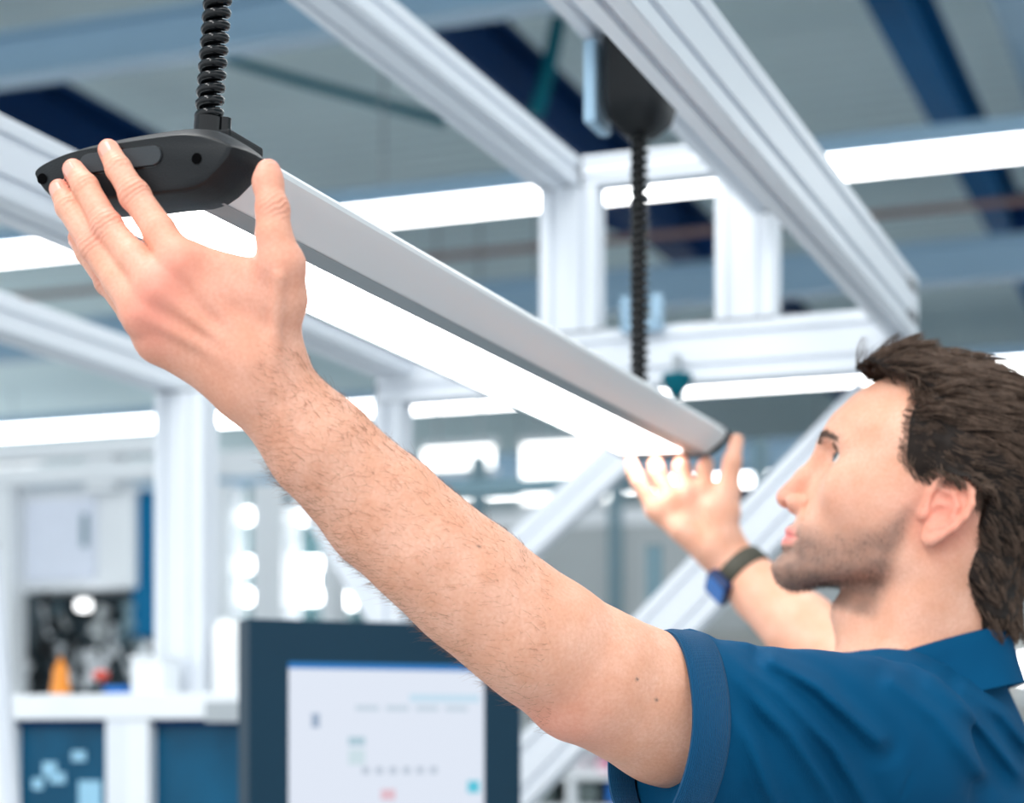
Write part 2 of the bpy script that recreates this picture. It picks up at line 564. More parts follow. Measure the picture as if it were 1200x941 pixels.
def front_xy(x, y, k):
    """k=1 full outline ... towards the smaller front face; the upper half leans back to a crease"""
    yy = y * (1 - .42 * k) if y > 0 else y * (1 - .10 * k)
    return x * (1 - .05 * k), yy


co = dense(CAPO, 3)
for (end, nm) in ((0, 'end_cap'), (1, 'end_cap')):
    rings = []
    for (ds, k, sc) in ((.036, 0, .985), (.034, 0, 1), (.022, 0, 1), (.012, .30, 1), (.004, .85, 1), (.0008, 1.0, .985), (0, 1.02, .95)):
        s = LS0 + ds if end == 0 else LS1 - ds * .8
        rings.append([lamp_pt(s, front_xy(x, y, k)[0] * sc, front_xy(x, y, k)[1] * sc) for x, y in co])
    V, F = loft(rings)
    cap = MB().add(V, F).build(nm, M_BLACKM, lamp, angle=40)
    if end == 0:
        def stad(x0, x1, zc_, hh, sl, n=10):
            r = hh / 2
            pts = [(x0 + r + r * math.cos(t), zc_ + r * math.sin(t)) for t in np.linspace(math.pi / 2, 3 * math.pi / 2, n)]
            pts += [(x1 - r + r * math.cos(t), zc_ + r * math.sin(t)) for t in np.linspace(-math.pi / 2, math.pi / 2, n)]
            return pts
        st = stad(-.037, .0235, 0.0005, .0145, 0)
        V, F = loft([[lamp_pt(LS0 - .0002, x, y) for x, y in st], [lamp_pt(LS0 + .004, x, y) for x, y in st]])
        MB().add(V, F).build('button_recess', M_GLOSSB, cap)
        st2 = stad(-.036, .0224, 0.0005, .0123, 0)
        V, F = loft([[lamp_pt(LS0 - .0016, x * .99, y * .95) for x, y in st2], [lamp_pt(LS0 - .0008, x, y) for x, y in st2], [lamp_pt(LS0 + .004, x, y) for x, y in st2]])
        MB().add(V, F).build('button', M_BUTTON, cap, angle=30)
        for (hx, hz) in ((.0466, -.0045), (-.0635, -.0055)):
            MB().lathe(lamp_pt(LS0 - .0008, hx, hz), [(.0034, 0), (.0030, .0012), (.0022, .0016)], D1, 16).build('screw_hole', mat('screw_hole_black', S(3, 3, 4), .9, 0, 0, 30, 0, .05), cap)
plate = [(29, -19.5), (29, -23.4), (-46, -22.0), (-46, -18.5)]
V, F = loft([[lamp_pt(LS1 - .058, x / 1000, y / 1000) for x, y in plate], [lamp_pt(LS1 - .027, x / 1000, y / 1000) for x, y in plate]])
MB().add(V, F).build('end_plate', M_HOUSE, lamp)
# small clip on the housing where it meets the near cap
MB().fbox(LS0 + .03, LS0 + .075, LU + .03, LU + .052, LZ + .016, LZ + .0225, .002).build('cable_clip', M_BLACK, lamp)


# spiral cable helper
def coil_points(a, b, turns, r, per=18):
    a, b = Vector(a), Vector(b)
    t = (b - a).normalized()
    x = t.cross(Vector((0, 1, 0))).normalized()
    y = t.cross(x)
    n = int(turns * per)
    return [a + (b - a) * (i / n) + (x * math.cos(2 * math.pi * i / per) + y * math.sin(2 * math.pi * i / per)) * r for i in range(n + 1)]


cs = 1.118
base = lamp_pt(cs, .0085, .0205)
cb = thing('spiral_cable', 'glossy black coiled cable hanging to the near end of the lamp', 'cable', base)
top = W(cs, LU + .038, 0.72)
lean = top - base
p1 = base + lean * (0.0265 / lean.length)
MB().tube([base - UP * .003, p1], [.0095, .0095], 16).build('cable_sleeve', M_GLOSSB, cb, angle=40)
MB().tube([base - UP * .003 + D2 * .0105 + D1 * .004, p1 + D2 * .0095 + D1 * .004], .0045, 10).build('strain_relief', M_GLOSSB, cb, angle=40)
MB().tube(coil_points(p1, top, (top - p1).length / .0080, .0060), .0036, 10).build('coil', M_GLOSSB, cb, smooth=True)
MB().tube([p1, top], .0038, 8).build('core_wire', M_BLACK, cb)

cs2 = 2.07
base2 = lamp_pt(cs2, .008, .02)
bal = W(cs2, LU + .008, 0.672)
cb2 = thing('spiral_cable', 'thin black spiral cable hanging to the far end of the lamp', 'cable', base2)
MB().tube(coil_points(base2 + UP * .0, bal, (bal - base2).length / .0095, .0075), .0034, 8).build('coil', M_GLOSSB, cb2, smooth=True)
MB().tube([base2, bal], .0055, 8).build('core_wire', M_BLACK, cb2)
bb = thing('spring_balancer', 'black tapered balancer housing that carries the far cable', 'balancer', bal)
prof = [(.012, -.006), (.020, 0), (.030, .012), (.034, .03), (.034, .10)]
rings = []
for r, h in prof:
    rings.append([bal + UP * h + D2 * (r * 1.0 * sx) + D1 * (r * 1.2 * sy) for sx, sy in ((-1, -.7), (-.7, -1), (.7, -1), (1, -.7), (1, .7), (.7, 1), (-.7, 1), (-1, .7))])
V, F = loft(rings)
MB().add(V, F).build('housing', M_BLACK, bb, angle=40)
MB().fbox(cs2 - .03, cs2 + .03, LU - .048, LU - .0335, .680, .772, .004).build('side_plate', M_PURLIN, bb)

# ------------------------------------------------------------------ monitor
mon_c = P(456, 860, 2.55)
my = math.radians(25)
ME = Vector((math.cos(my), math.sin(my), 0))
MN = Vector((-math.sin(my), math.cos(my), 0))      # away from the viewer
mon = thing('touch_monitor', 'dark slate monitor with a pale blue software screen below the arm', 'monitor', (mon_c[0], mon_c[1], ZC - .35))
mc = Vector(mon_c)


def mpt(x, y, d):
    return mc + ME * x + UP * y + MN * d


def mbox(x0, x1, y0, y1, d0, d1, bev=0.0):
    b = MB()
    return b.hexa([mpt(x0, y0, d0), mpt(x1, y0, d0), mpt(x1, y1, d0), mpt(x0, y1, d0), mpt(x0, y0, d1), mpt(x1, y0, d1), mpt(x1, y1, d1), mpt(x0, y1, d1)])


mw, mt, ml = 0.189, 0.145, 0.36
b = MB()
# bezel frame round the screen opening
sx, st_ = 0.137, 0.091
ringo = [(-mw, -ml), (mw, -ml), (mw, mt), (-mw, mt)]
ringi = [(-sx, -ml + .05), (sx, -ml + .05), (sx, st_), (-sx, st_)]
V = [mpt(x, y, d) for d in (0, .045) for rg in (ringo, ringi) for x, y in rg]
F = []
for k in range(4):
    n = (k + 1) % 4
    F += [(k, n, 4 + n, 4 + k), (8 + k, 12 + k, 12 + n, 8 + n), (k, 8 + k, 8 + n, n), (4 + k, 4 + n, 12 + n, 12 + k)]
b.add(V, F)
b.build('bezel', M_SLATE, mon)
scr_m = glow('screen_page', S(226, 234, 248), 0.8, (.02, .02, .02))
mbox(-sx, sx, -ml + .05, st_, .004, .03).build('screen', scr_m, mon)
scr = mon.children[-1]


def scr_rect(name, x0, x1, y0, y1, color, e=0.8):
    mbox(x0, x1, y0, y1, .0034, .0042).build(name, glow('screen_' + '_'.join(str(int(c)) for c in color), S(*color), e, (.02, .02, .02)), scr)


scr_rect('title_bar', -sx, sx, st_ - .008, st_, (0, 120, 196))
for k in range(4):
    scr_rect('menu_word', -.045 + k * .042, -.013 + k * .042, .030, .037, (196, 212, 226))
scr_rect('icon_mark', -.105, -.094, .008, .026, (150, 170, 196))
scr_rect('list_box', -.055, -.032, -.015, -.004, (170, 200, 214))
scr_rect('list_box', -.055, -.032, -.04, -.02, (204, 224, 232))
for k in range(6):
    scr_rect('dial_mark', -.036 + k * .019, -.026 + k * .019, -.052, -.043, (184, 196, 212))
scr_rect('header_band', .03, .13, .042, .052, (196, 224, 242))
scr_rect('status_dot', .113, .13, -.078, -.062, (70, 196, 220))
scr_rect('red_mark', -.01, .01, -.086, -.072, (226, 188, 200))
scr_rect('blue_mark', -.006, .012, -.125, -.107, (40, 120, 200))
mbox(-.06, .06, -ml - .03, .02, .046, .08).build('mount_plate', M_DARK, mon)
MB().tube([mpt(0, -.1, .08), mpt(0, -.1, .14), mpt(0, -.35, .16), (mpt(0, 0, .16).x, mpt(0, 0, .16).y, 0.01)], .022, 12).build('stand_pole', M_STEEL, mon, smooth=True)
mz = mpt(0, 0, .16)
MB().lathe((mz.x, mz.y, 0), [(.2, 0), (.2, .012), (.03, .03), (.025, .04)], UP, 24).build('stand_base', M_STEEL, mon, angle=40)


# ------------------------------------------------------------------ background furniture
def pxbox(mb, s, x0, y0, x1, y1, depth, bev=0.0):
    """box whose front face fills a pixel rectangle on the plane s of the work-cell frame"""
    xm = (x0 + x1) / 2
    ua, _ = on_plane(x0, y0, s)
    ub, _ = on_plane(x1, y0, s)
    _, za = on_plane(xm, y1, s)
    _, zb = on_plane(xm, y0, s)
    return mb.fbox(s, s + depth, ua, ub, za, zb, bev)


def pxpart(name, s, x0, y0, x1, y1, depth, m, parent, bev=0.0, label=None):
    return pxbox(MB(), s, x0, y0, x1, y1, depth, bev).build(name, m, parent, label=label)


def at_px(px, py, s):
    u, z = on_plane(px, py, s)
    return W(s, u, z)


# bench with glazed front at lower left
s = 2.85
bn = thing('test_bench', 'white framed test bench with blue glazed front panels at lower left', 'bench', W(s + .3, on_plane(120, 900, s)[0], -ZC))
pxpart('worktop', s, -90, 813, 292, 843, .5, M_WHITE, bn, .003)
for (x0, x1, m) in ((-60, 12, M_WHITE), (122, 147, M_ALU), (147, 172, M_WHITE), (284, 305, M_WHITE)):
    b = MB()
    ua, _ = on_plane(x0, 900, s)
    ub, _ = on_plane(x1, 900, s)
    b.fbox(s + .005, s + .07, ua, ub, -ZC, on_plane(x0, 843, s)[1]).build('post', m, bn)
for (x0, x1) in ((12, 122), (172, 284)):
    b = MB()
    ua, _ = on_plane(x0, 900, s)
    ub, _ = on_plane(x1, 900, s)
    zt = on_plane(x0, 851, s)[1]
    b.fbox(s + .03, s + .04, ua, ub, -ZC + .5, zt).build('glass_panel', M_GLASS, bn)
    b = MB()
    b.fbox(s + .02, s + .05, ua, ub, zt, zt + .012).build('panel_rail', M_NAVY, bn)
    MB().fbox(s + .01, s + .06, ua, ub, -ZC + .44, -ZC + .5).build('lower_rail', M_WHITE, bn)
for (x0, y0, x1, y1) in ((50, 893, 66, 910), (58, 905, 76, 918), (84, 880, 100, 892), (92, 915, 118, 960), (38, 912, 50, 925)):
    pxpart('fitting', s + .026, x0, y0, x1, y1, .003, mat('pale_fitting', S(150, 200, 226), .4), bn)
pxpart('worktop_edge', s - .02, 240, 822, 292, 846, .03, M_STEEL, bn)

# machine behind it
s = 6.2
mc_ = thing('assembly_machine', 'white machine cabinet with blue side door above dark tooling, left', 'machine', W(s + .4, on_plane(80, 900, s)[0], -ZC))
pxpart('cabinet', s, 12, 570, 155, 692, .5, M_WHITE, mc_, .02)
pxpart('cabinet_door', s - .02, 30, 585, 110, 680, .02, mat('pale_lavender_panel', S(222, 228, 242), .4), mc_, .004)
pxpart('door_handle', s - .035, 95, 602, 100, 640, .02, M_POSTB, mc_)
pxpart('side_door', s + .04, 155, 575, 180, 745, .4, mat('teal_blue_door', S(0, 104, 150), .5, 0, .05, 3, 0, .15), mc_)
pxpart('rail', s - .1, -60, 545, 180, 566, .1, M_WHITE, mc_)
pxpart('rail', s - .1, -60, 515, 230, 535, .1, M_WHITE, mc_)
pxpart('upright', s - .08, 100, 535, 132, 575, .1, M_WHITE, mc_)
pxpart('upright', s - .08, -10, 560, 12, 830, .1, M_WHITE, mc_)
pxpart('tooling_back', s + .2, -20, 690, 185, 850, .1, M_DARK, mc_)
ua, ub = on_plane(-20, 800, s)[0], on_plane(185, 800, s)[0]
MB().fbox(s + .0, s + .5, ua, ub, -ZC, on_plane(80, 815, s)[1]).build('base_cabinet', M_WHITE, mc_)
random.seed(5)
for i in range(40):
    x = random.uniform(-5, 172)
    y = random.uniform(705, 800)
    w = random.uniform(7, 19)
    h = random.uniform(10, 34)
    m = random.choice([M_STEEL, M_DARK, M_BLACK, M_STEEL, M_POSTB, M_WHITE, M_GREYP])
    c0 = at_px(x, y + h, s + .1 + random.uniform(-.06, .06))
    L = h / FPX * 6.5 * 1.6
    r = w / FPX * 6.5 * .55
    MB().lathe(c0, [(r, 0), (r, L * .3), (r * .6, L * .34), (r * .6, L * .7), (r * .9, L * .72), (r * .9, L)], Vector((random.uniform(-.6, .6), 0, 1)), 10).build('tool_cylinder', m, mc_, angle=40)
MB().lathe(at_px(98, 716, s - .05), [(.0, 0), (.024, .004), (.03, .02), (.024, .036), (0.001, .042)], UP, 14).build('indicator_lamp', glow('indicator', (1, 1, 1), 2.5), mc_, smooth=True)

# things on the bench
s = 3.16
K = .64
zb = on_plane(70, 813, 2.85)[1]


def on_bench(px, s):
    u, _ = on_plane(px, 815, s)
    return W(s, u, zb)


def kp(l):
    return [(r * K, h * K) for r, h in l]


o = thing('squeeze_bottle', 'orange squeeze bottle standing on the white bench', 'bottle', on_bench(71, s))
MB().lathe(on_bench(71, s), kp([(.030, 0), (.032, .006), (.029, .03), (.024, .06), (.022, .085), (.012, .10)]), UP, 18).build('bottle_body', M_ORANGE, o, smooth=True)
MB().lathe(on_bench(71, s) + UP * .098 * K, kp([(.013, 0), (.013, .01), (.006, .014), (.004, .026)]), UP, 14).build('nozzle', M_ORANGE, o)
o = thing('push_button', 'red mushroom push button on the white bench', 'button', on_bench(100, s + .05))
MB().fbox(s + .03, s + .07, on_plane(93, 0, s)[0], on_plane(109, 0, s)[0], zb, zb + .03).build('button_box', M_DARK, o)
MB().lathe(W(s + .05, on_plane(101, 0, s)[0], zb + .03), kp([(.010, 0), (.010, .008), (.024, .012), (.025, .026), (.018, .036), (.004, .04)]), UP, 16).build('button_head', M_RED, o, smooth=True)
o = thing('blue_tray', 'small bright blue plastic tray on the white bench', 'tray', on_bench(136, s))
u_a, u_b = on_plane(121, 0, s)[0], on_plane(150, 0, s)[0]
MB().fbox(s, s + .07, u_a, u_b, zb, zb + .004).build('tray_floor', M_CYANB, o)
for (a0, a1, c0, c1) in ((s, s + .004, u_a, u_b), (s + .066, s + .07, u_a, u_b), (s, s + .07, u_a, u_a + .004), (s, s + .07, u_b - .004, u_b)):
    MB().fbox(a0, a1, c0, c1, zb, zb + .022).build('tray_wall', M_CYANB, o)
o = thing('foot_block', 'white square block beside the thick aluminium post', 'block', W(2.97, on_plane(170, 0, 2.97)[0], zb))
ua, ub = on_plane(153, 0, 2.95)[0], on_plane(190, 0, 2.95)[0]
MB().fbox(2.95, 3.01, ua, ub, zb, zb + .062, .004).build('block_body', M_WHITE, o)
MB().fbox(2.947, 3.013, ua - .002, ub + .002, zb + .062, zb + .068, .001).build('block_lid', M_WHITE, o)
o = thing('white_canister', 'bright white rounded canister beside the monitor', 'canister', on_bench(266, 3.05))
cb_ = on_bench(266, 3.05)
MB().lathe(cb_, kp([(.036, 0), (.040, .005), (.040, .175), (.036, .196), (.02, .205)]), UP, 24).build('canister_body', mat('gloss_white_plastic', S(252, 252, 252), .25), o, smooth=True)
MB().lathe(cb_ + UP * .203 * K, kp([(.02, 0), (.02, .006), (.012, .010)]), UP, 20).build('canister_lid', M_WHITE, o, smooth=True)

# leaning white profile at the lower left corner
f4 = thing('leaning_profile', 'white aluminium profile leaning at the lower left edge', 'profile', at_px(22, 1040, 2.5))
profile('bar', at_px(22, 1040, 2.5), at_px(-10, 640, 2.5), .02, .02, 1, 1, f4, D2)

# white racks; added glowing strips stand in for blurred reflections behind the thick post
s = 9.0
rk = thing('glow_rack', 'white rack with three short rows of added glow strips for light reflections behind the forearm', 'rack', W(s, on_plane(300, 0, s)[0], -ZC))
for (x0, x1) in ((252, 276), (306, 342), (386, 398)):
    ua, ub = on_plane(x0, 0, s)[0], on_plane(x1, 0, s)[0]
    MB().fbox(s - .1, s + .1, ua, ub, -ZC, on_plane(x0, 570, s)[1]).build('upright', M_WHITE, rk)
pxpart('top_rail', s - .12, 225, 528, 312, 556, .1, M_WHITE, rk)
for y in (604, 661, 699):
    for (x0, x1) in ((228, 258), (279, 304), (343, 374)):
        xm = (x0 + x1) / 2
        pxbox(MB(), s + .12, x0, y - 7, x1, y + 7, .06).build('reflection_glow', M_TUBE, rk)
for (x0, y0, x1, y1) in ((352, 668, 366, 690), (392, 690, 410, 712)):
    pxbox(MB(), s + .12, x0, y0, x1, y1, .06).build('reflection_glow', M_TUBE, rk)
pxpart('back_panel', s + .3, 200, 570, 420, 760, .03, mat('dark_teal_panel', S(60, 92, 98), .5), rk)

# grey partition with posts
s = 10.5
pt = thing('partition', 'grey partition panels with blue-grey posts behind the far hand', 'partition', W(s, on_plane(800, 0, s)[0], -ZC))
xs = [430, 560, 722, 890, 1050, 1230]
for i in range(len(xs) - 1):
    ua, ub = on_plane(xs[i] + 7, 0, s)[0], on_plane(xs[i + 1] - 7, 0, s)[0]
    MB().fbox(s, s + .04, ua, ub, -ZC + .2, on_plane(800, 612, s)[1]).build('panel', M_GREYP, pt)
    MB().fbox(s - .01, s + .05, ua, ub, on_plane(800, 612, s)[1], on_plane(800, 592, s)[1]).build('rail', M_WHITE, pt)
for x in xs:
    ua, ub = on_plane(x - 7, 0, s)[0], on_plane(x + 7, 0, s)[0]
    MB().fbox(s - .03, s + .06, ua, ub, -ZC, on_plane(800, 520, s)[1]).build('post', M_POSTB, pt)
MB().fbox(s - .4, s - .05, on_plane(820, 0, s)[0], on_plane(1240, 0, s)[0], -ZC, on_plane(1000, 742, s)[1]).build('low_cabinet', mat('beige_grey_cabinet', S(150, 152, 150), .6), pt)
# added glowing panels, hung for the bright far patches behind the far hand
for (s, x0, x1, y0, y1, lb) in ((13.0, 496, 576, 523, 551, 'small added glow panel for the bright patch left of the far hand'), (12.6, 612, 716, 516, 590, 'large added glow panel for the bright patch behind the far hand')):
    ua, za = on_plane(x0, y1, s)
    ub, zb_ = on_plane(x1, y0, s)
    o = thing('bright_patch', lb, 'glow panel', W(s, (ua + ub) / 2, za))
    MB().fbox(s, s + .03, ua, ub, za, zb_).build('patch_glow', M_PATCH, o)
    MB().fbox(s - .01, s + .05, ua - .03, ub + .03, zb_, zb_ + .05).build('top_frame', M_WHITE, o)
    MB().fbox(s - .01, s + .05, ua - .03, ub + .03, za - .05, za).build('bottom_frame', M_WHITE, o)
    for uu in (ua + .1, ub - .1):
        MB().tube([W(s + .02, uu, zb_ + .05), W(s + .02, uu, 3.2), W(s + .02, uu, 3.9)], .012, 6).build('hanger', M_STEEL, o)
ub_, zb_ = on_plane(1192, 800, 9.85)
o = thing('glow_globe', 'added glowing globe for the bright spot at the right edge behind the collar', 'lamp', W(9.95, ub_, on_plane(1000, 742, 10.5)[1]))  # glowing globe added to give a bright blurred spot
MB().lathe(W(9.95, ub_ + .02, zb_), [(.01, 0), (.05, .02), (.075, .07), (.05, .12), (.01, .14)], UP, 20).build('globe', M_TUBE, o, smooth=True)
MB().lathe(W(9.95, ub_ + .02, zb_ - .1), [(.06, 0), (.06, .01), (.015, .02), (.015, .11)], UP, 16).build('globe_foot', M_STEEL, o)

# shelf rack under the arm
s = 5.6
sh = thing('bin_rack', 'white bin rack with small compartments below the elbow', 'rack', W(s + .2, on_plane(680, 0, s)[0], -ZC))
for y in (904, 945, 985):
    pxpart('shelf', s, 600, y, 800, y + 9, .3, M_WHITE, sh)
for x in (604, 668, 760):
    ua, ub = on_plane(x - 4, 0, s)[0], on_plane(x + 4, 0, s)[0]
    MB().fbox(s, s + .3, ua, ub, -ZC, on_plane(x, 855, s)[1]).build('upright', M_WHITE, sh)
pxpart('back', s + .29, 600, 860, 800, 1000, .01, mat('dark_rack_back', S(66, 82, 84), .6), sh)
for (x0, x1, m, lb) in ((700, 714, M_PINK, 'pink plastic bin on the rack below the elbow'), (716, 734, M_CYANB, 'blue plastic bin right of the pink one on the rack'), (628, 650, M_PURLIN, 'pale blue bin at the left end of the rack')):
    ua, za = on_plane(x0, 904, s + .03)
    ub, _ = on_plane(x1, 904, s + .03)
    zz = on_plane(700, 904, s)[1]
    o = thing('storage_bin', lb, 'bin', W(s + .1, (ua + ub) / 2, zz))
    zz += .0005
    b = MB()
    o4 = [(s + .03, ua), (s + .03, ub), (s + .16, ub), (s + .16, ua)]
    i4 = [(s + .034, ua + .003), (s + .034, ub - .003), (s + .156, ub - .003), (s + .156, ua + .003)]
    hh = [.035, .035, .06, .06]
    V = [W(p, q, zz) for p, q in o4] + [W(p, q, zz + h) for (p, q), h in zip(o4, hh)] + [W(p, q, zz + h) for (p, q), h in zip(i4, hh)] + [W(p, q, zz + .004) for p, q in i4]
    F = [(3, 2, 1, 0), (12, 13, 14, 15)]
    for k in range(4):
        n = (k + 1) % 4
        F += [(k, n, 4 + n, 4 + k), (4 + k, 4 + n, 8 + n, 8 + k), (8 + k, 8 + n, 12 + n, 12 + k)]
    b.add(V, F)
    b.build('bin_body', m, o)
    MB().fbox(s + .027, s + .03, ua + .004, ub - .004, zz + .008, zz + .022).build('label_holder', M_WHITE, o)
for (x0, x1) in ((622, 645), (675, 700), (712, 722), (734, 748)):
    pxpart('drawer_front', s + .04, x0, 916, x1, 942, .1, mat('drawer_grey', S(90, 104, 104), .5) if x0 in (622, 675) else M_CYANB, sh)

# ------------------------------------------------------------------ the person: implicit surface, one continuous skin
def smin(a, b, k):
    h = np.maximum(k - np.abs(a - b), 0) / k
    return np.minimum(a, b) - h * h * k * .25


def smax(a, b, k):
    return -smin(-a, -b, k)


def cone(p, a, b, ra, rb):
    a, b = np.asarray(a, float), np.asarray(b, float)
    ba = b - a
    t = np.clip(((p - a) @ ba) / max(ba @ ba, 1e-12), 0, 1)
    return np.linalg.norm(p - a - t[:, None] * ba, axis=1) - (ra + (rb - ra) * t)


def ell(p, c, r):
    q = p - np.asarray(c, float)
    r = np.asarray(r, float)
    k0 = np.linalg.norm(q / r, axis=1)
    k1 = np.linalg.norm(q / (r * r), axis=1)
    return k0 * (k0 - 1) / np.maximum(k1, 1e-9)


def chain(p, pts, k):
    d = None
    for (a, ra), (b, rb) in zip(pts[:-1], pts[1:]):
        e = cone(p, a, b, ra, rb)
        d = e if d is None else smin(d, e, k)
    return d


# head frame: f forward, s towards the viewer, z up (millimetres), pitched up 20 deg, turned 10 deg away
HO = np.array([0.3486, 1.62, (870 - 603) / 2300 * 1.62 + ZC])
yaw, pit = math.radians(9), math.radians(20)
EF = np.array([-math.cos(yaw), math.sin(yaw), 0])
HF = EF * math.cos(pit) + np.array([0, 0, math.sin(pit)])
HU = -EF * math.sin(pit) + np.array([0, 0, math.cos(pit)])
HS = np.array([-math.sin(yaw), -math.cos(yaw), 0])
HM = np.stack([HF, HS, HU], 1)


def to_head(p):
    return ((p - HO) @ HM) * 1000


def from_head(q):
    return HO + (np.asarray(q, float) / 1000) @ HM.T


EYE = np.array([81.0, 31.0, 14.0])
ER = 12.0
FZ = [-104, -95, -83, -70, -55, -36, -10, 10, 26, 60]
FFr = [90, 98, 105, 102.5, 105.5, 106.5, 104, 102, 106, 104]
FW = [38, 43, 48.5, 53, 57, 61, 65, 67, 68, 68]


def eye_wedge(q, sg, grow=0.0):
    """negative inside the almond opening of the lids"""
    v = q - EYE * np.array([1, sg, 1])
    r = np.linalg.norm(v, axis=1) + 1e-6
    az = np.arctan2(v[:, 1] * sg, v[:, 0]) - 0.20
    el = np.arcsin(np.clip(v[:, 2] / r, -1, 1)) - 0.03 + 0.10 * az
    lim = 0.41 * np.sqrt(np.clip(1 - (az / 0.95) ** 2, 0, 1)) + grow
    d = (np.abs(el) - lim) * r
    return np.where(np.abs(az) > 0.95, 6.0, d), r


HEL = [(9, 4), (10, 14), (5, 25), (-4, 31.5), (-14, 30.5), (-22, 24), (-25.5, 14), (-24, 3), (-18.5, -8), (-11, -17), (-4, -23)]


def ear_s(f):
    return 70.0 + 15.0 * np.clip((10 - f) / 34.0, -.3, 1.2)


def ear_d(q, sg):
    f, s, z = q[:, 0] * 1.07 - 1, q[:, 1] * sg, q[:, 2] * 1.04 + 8
    e = np.stack([f, (s - ear_s(f)), z], 1)

    def pt(a):
        return (a[0], a[2] if len(a) > 2 else 0.0, a[1])
    d = None
    for a, b in zip(HEL[:-1], HEL[1:]):
        c = cone(e, pt((a[0], a[1], 1.2)), pt((b[0], b[1], 1.2)), 3.3, 3.3)
        d = c if d is None else smin(d, c, 2)
    plate = ell(e, (-8, -2.2, 5), (16.5, 3.6, 25))
    d = smin(d, plate, 2.0)
    anti = chain(e, [((2, 0.6, 20), 2.2), ((-9, .8, 18.5), 2.8), ((-15, 1.2, 9), 3.0), ((-14.5, 1.2, -1), 3.0), ((-9, 1, -9.5), 3.2), ((-1, 1, -13.5), 3.4)], 2)
    d = smin(d, anti, 2.5)
    lobe = ell(e, (-3.5, 0, -19.5), (8, 4.0, 8.5))
    d = smin(d, lobe, 4)
    conch = ell(e, (-4.5, 4.5, 0), (8.5, 8, 9))
    d = smax(d, -conch, 2)
    conch = ell(e, (-3, 4.0, 12.0), (6.5, 6, 4.5))
    d = smax(d, -conch, 1.5)
    can = ell(e, (3, 0, -2), (4, 9, 5))
    d = smax(d, -can, 2)
    trag = ell(e, (8.5, .5, -3), (4.5, 4.5, 6.5))
    d = smin(d, trag, 2.5)
    # stem joins the ear to the skull
    stem = ell(e, (0, -9, 2), (10, 9, 19))
    return smin(d, smax(stem, -ell(e, (-4, 3.5, 1), (8, 9, 9)), 2), 3)


def head_mm(q):
    f, s, z = q[:, 0], q[:, 1], q[:, 2]
    a = np.abs(s)
    qa = np.stack([f, a, z], 1)
    d = ell(q, (8, 0, 41), (97, 76, 72))
    fr_ = np.interp(z, FZ, FFr)
    w = np.interp(z, FZ, FW)
    df = f - 8
    rx = np.where(df > 0, df / (fr_ - 8), df / 78.0)
    rho = (np.abs(rx) ** 2.15 + (a / w) ** 2.15) ** (1 / 2.15) + 1e-6
    face = np.sqrt(df * df + s * s) * (1 - 1 / rho) * .9
    face = smax(face, z - 48, 14)
    jaw = -.407 * (f - 96) - .913 * (z + 97)
    face = smax(face, jaw, 16)
    d = smin(d, face, 16)
    d = smin(d, ell(qa, (54, 50, -10), (36, 14, 24)), 24)            # cheek bones
    d = smin(d, ell(q, (93, 0, -82), (16, 20, 13)), 13)             # chin
    d = smin(d, chain(qa, [((100.5, 0, 27), 7.5), ((99, 20, 29.5), 7.5), ((85, 42, 27), 7)], 4), 10)
    d = smax(d, -ell(qa, (108, 31, 12), (15, 18, 11)), 12)           # sockets
    d = smax(d, -ell(qa, (112, 17, 8), (12, 5, 12)), 10)
    lid = ell(qa, EYE, (ER + 1.9,) * 3)
    d = smin(d, lid, 2.5)
    wd_, r = eye_wedge(qa, 1)
    d = smax(d, -np.maximum(wd_, r - 26), 1.2)
    fold_ = chain(qa, [((97.5, 21, 20.5), 1.3), ((96, 31, 23.5), 1.3), ((88, 42, 21), 1.3)], 1)
    d = smax(d, -fold_, 2.5)
    # nose
    nose = chain(q, [((101.5, 0, 19), 6.3), ((111, 0, -5), 7.0), ((118.7, 0, -25.5), 9.2)], 5)
    d = smin(d, nose, 10)
    d = smin(d, ell(qa, (108.5, 11.5, -29), (9.5, 6.5, 7)), 5)
    d = smax(d, -chain(qa, [((97, 17, -22), 1.0), ((101, 20, -31), 1.2), ((98, 23, -42), .8)], 2), 5)
    d = smax(d, -ell(qa, (114.5, 7.0, -35), (6.8, 3.7, 6.5)), 1.2)
    # mouth
    d = smin(d, chain(qa, [((106.3, 0, -51.5), 4.8), ((103.5, 10, -52), 4.3), ((93, 22, -56), 2.6)], 3), 5)
    d = smin(d, chain(qa, [((105.0, 0, -62), 5.6), ((102.5, 10, -61.5), 5.0), ((93, 21, -57.5), 2.6)], 3), 5)
    d = smax(d, -chain(qa, [((112.5, 0, -56.5), 1.5), ((109, 10, -56.6), 1.5), ((97, 24, -56.8), 1.3)], 1), 2.2)
    d = smin(d, np.minimum(ear_d(q, 1), ear_d(q, -1)), 3)
    return d


NB = P(1082, 800, 1.62)                 # base of the neck
LSH = P(1012, 893, 1.44)                # shoulder towards the viewer
sh_dir = np.array([.29, .957, .0])
RSH = LSH + .40 * sh_dir
CHF = np.array([-.957, .29, 0.0])       # chest direction

ARM_L = [(1012, 893, 1.44, .060), (890, 862, 1.375, .055), (785, 834, 1.318, .0495), (695, 792, 1.28, .0445), (640, 755, 1.262, .0425), (550, 684, 1.242, .0395), (450, 600, 1.222, .0372), (374, 523, 1.205, .0322), (307, 447, 1.190, .0258), (292, 426, 1.186, .0245)]
ARM_L = [(P(x, y, D), r) for x, y, D, r in ARM_L]


def PP(*l):
    return [(P(x, y, D), r) for x, y, D, r in l]


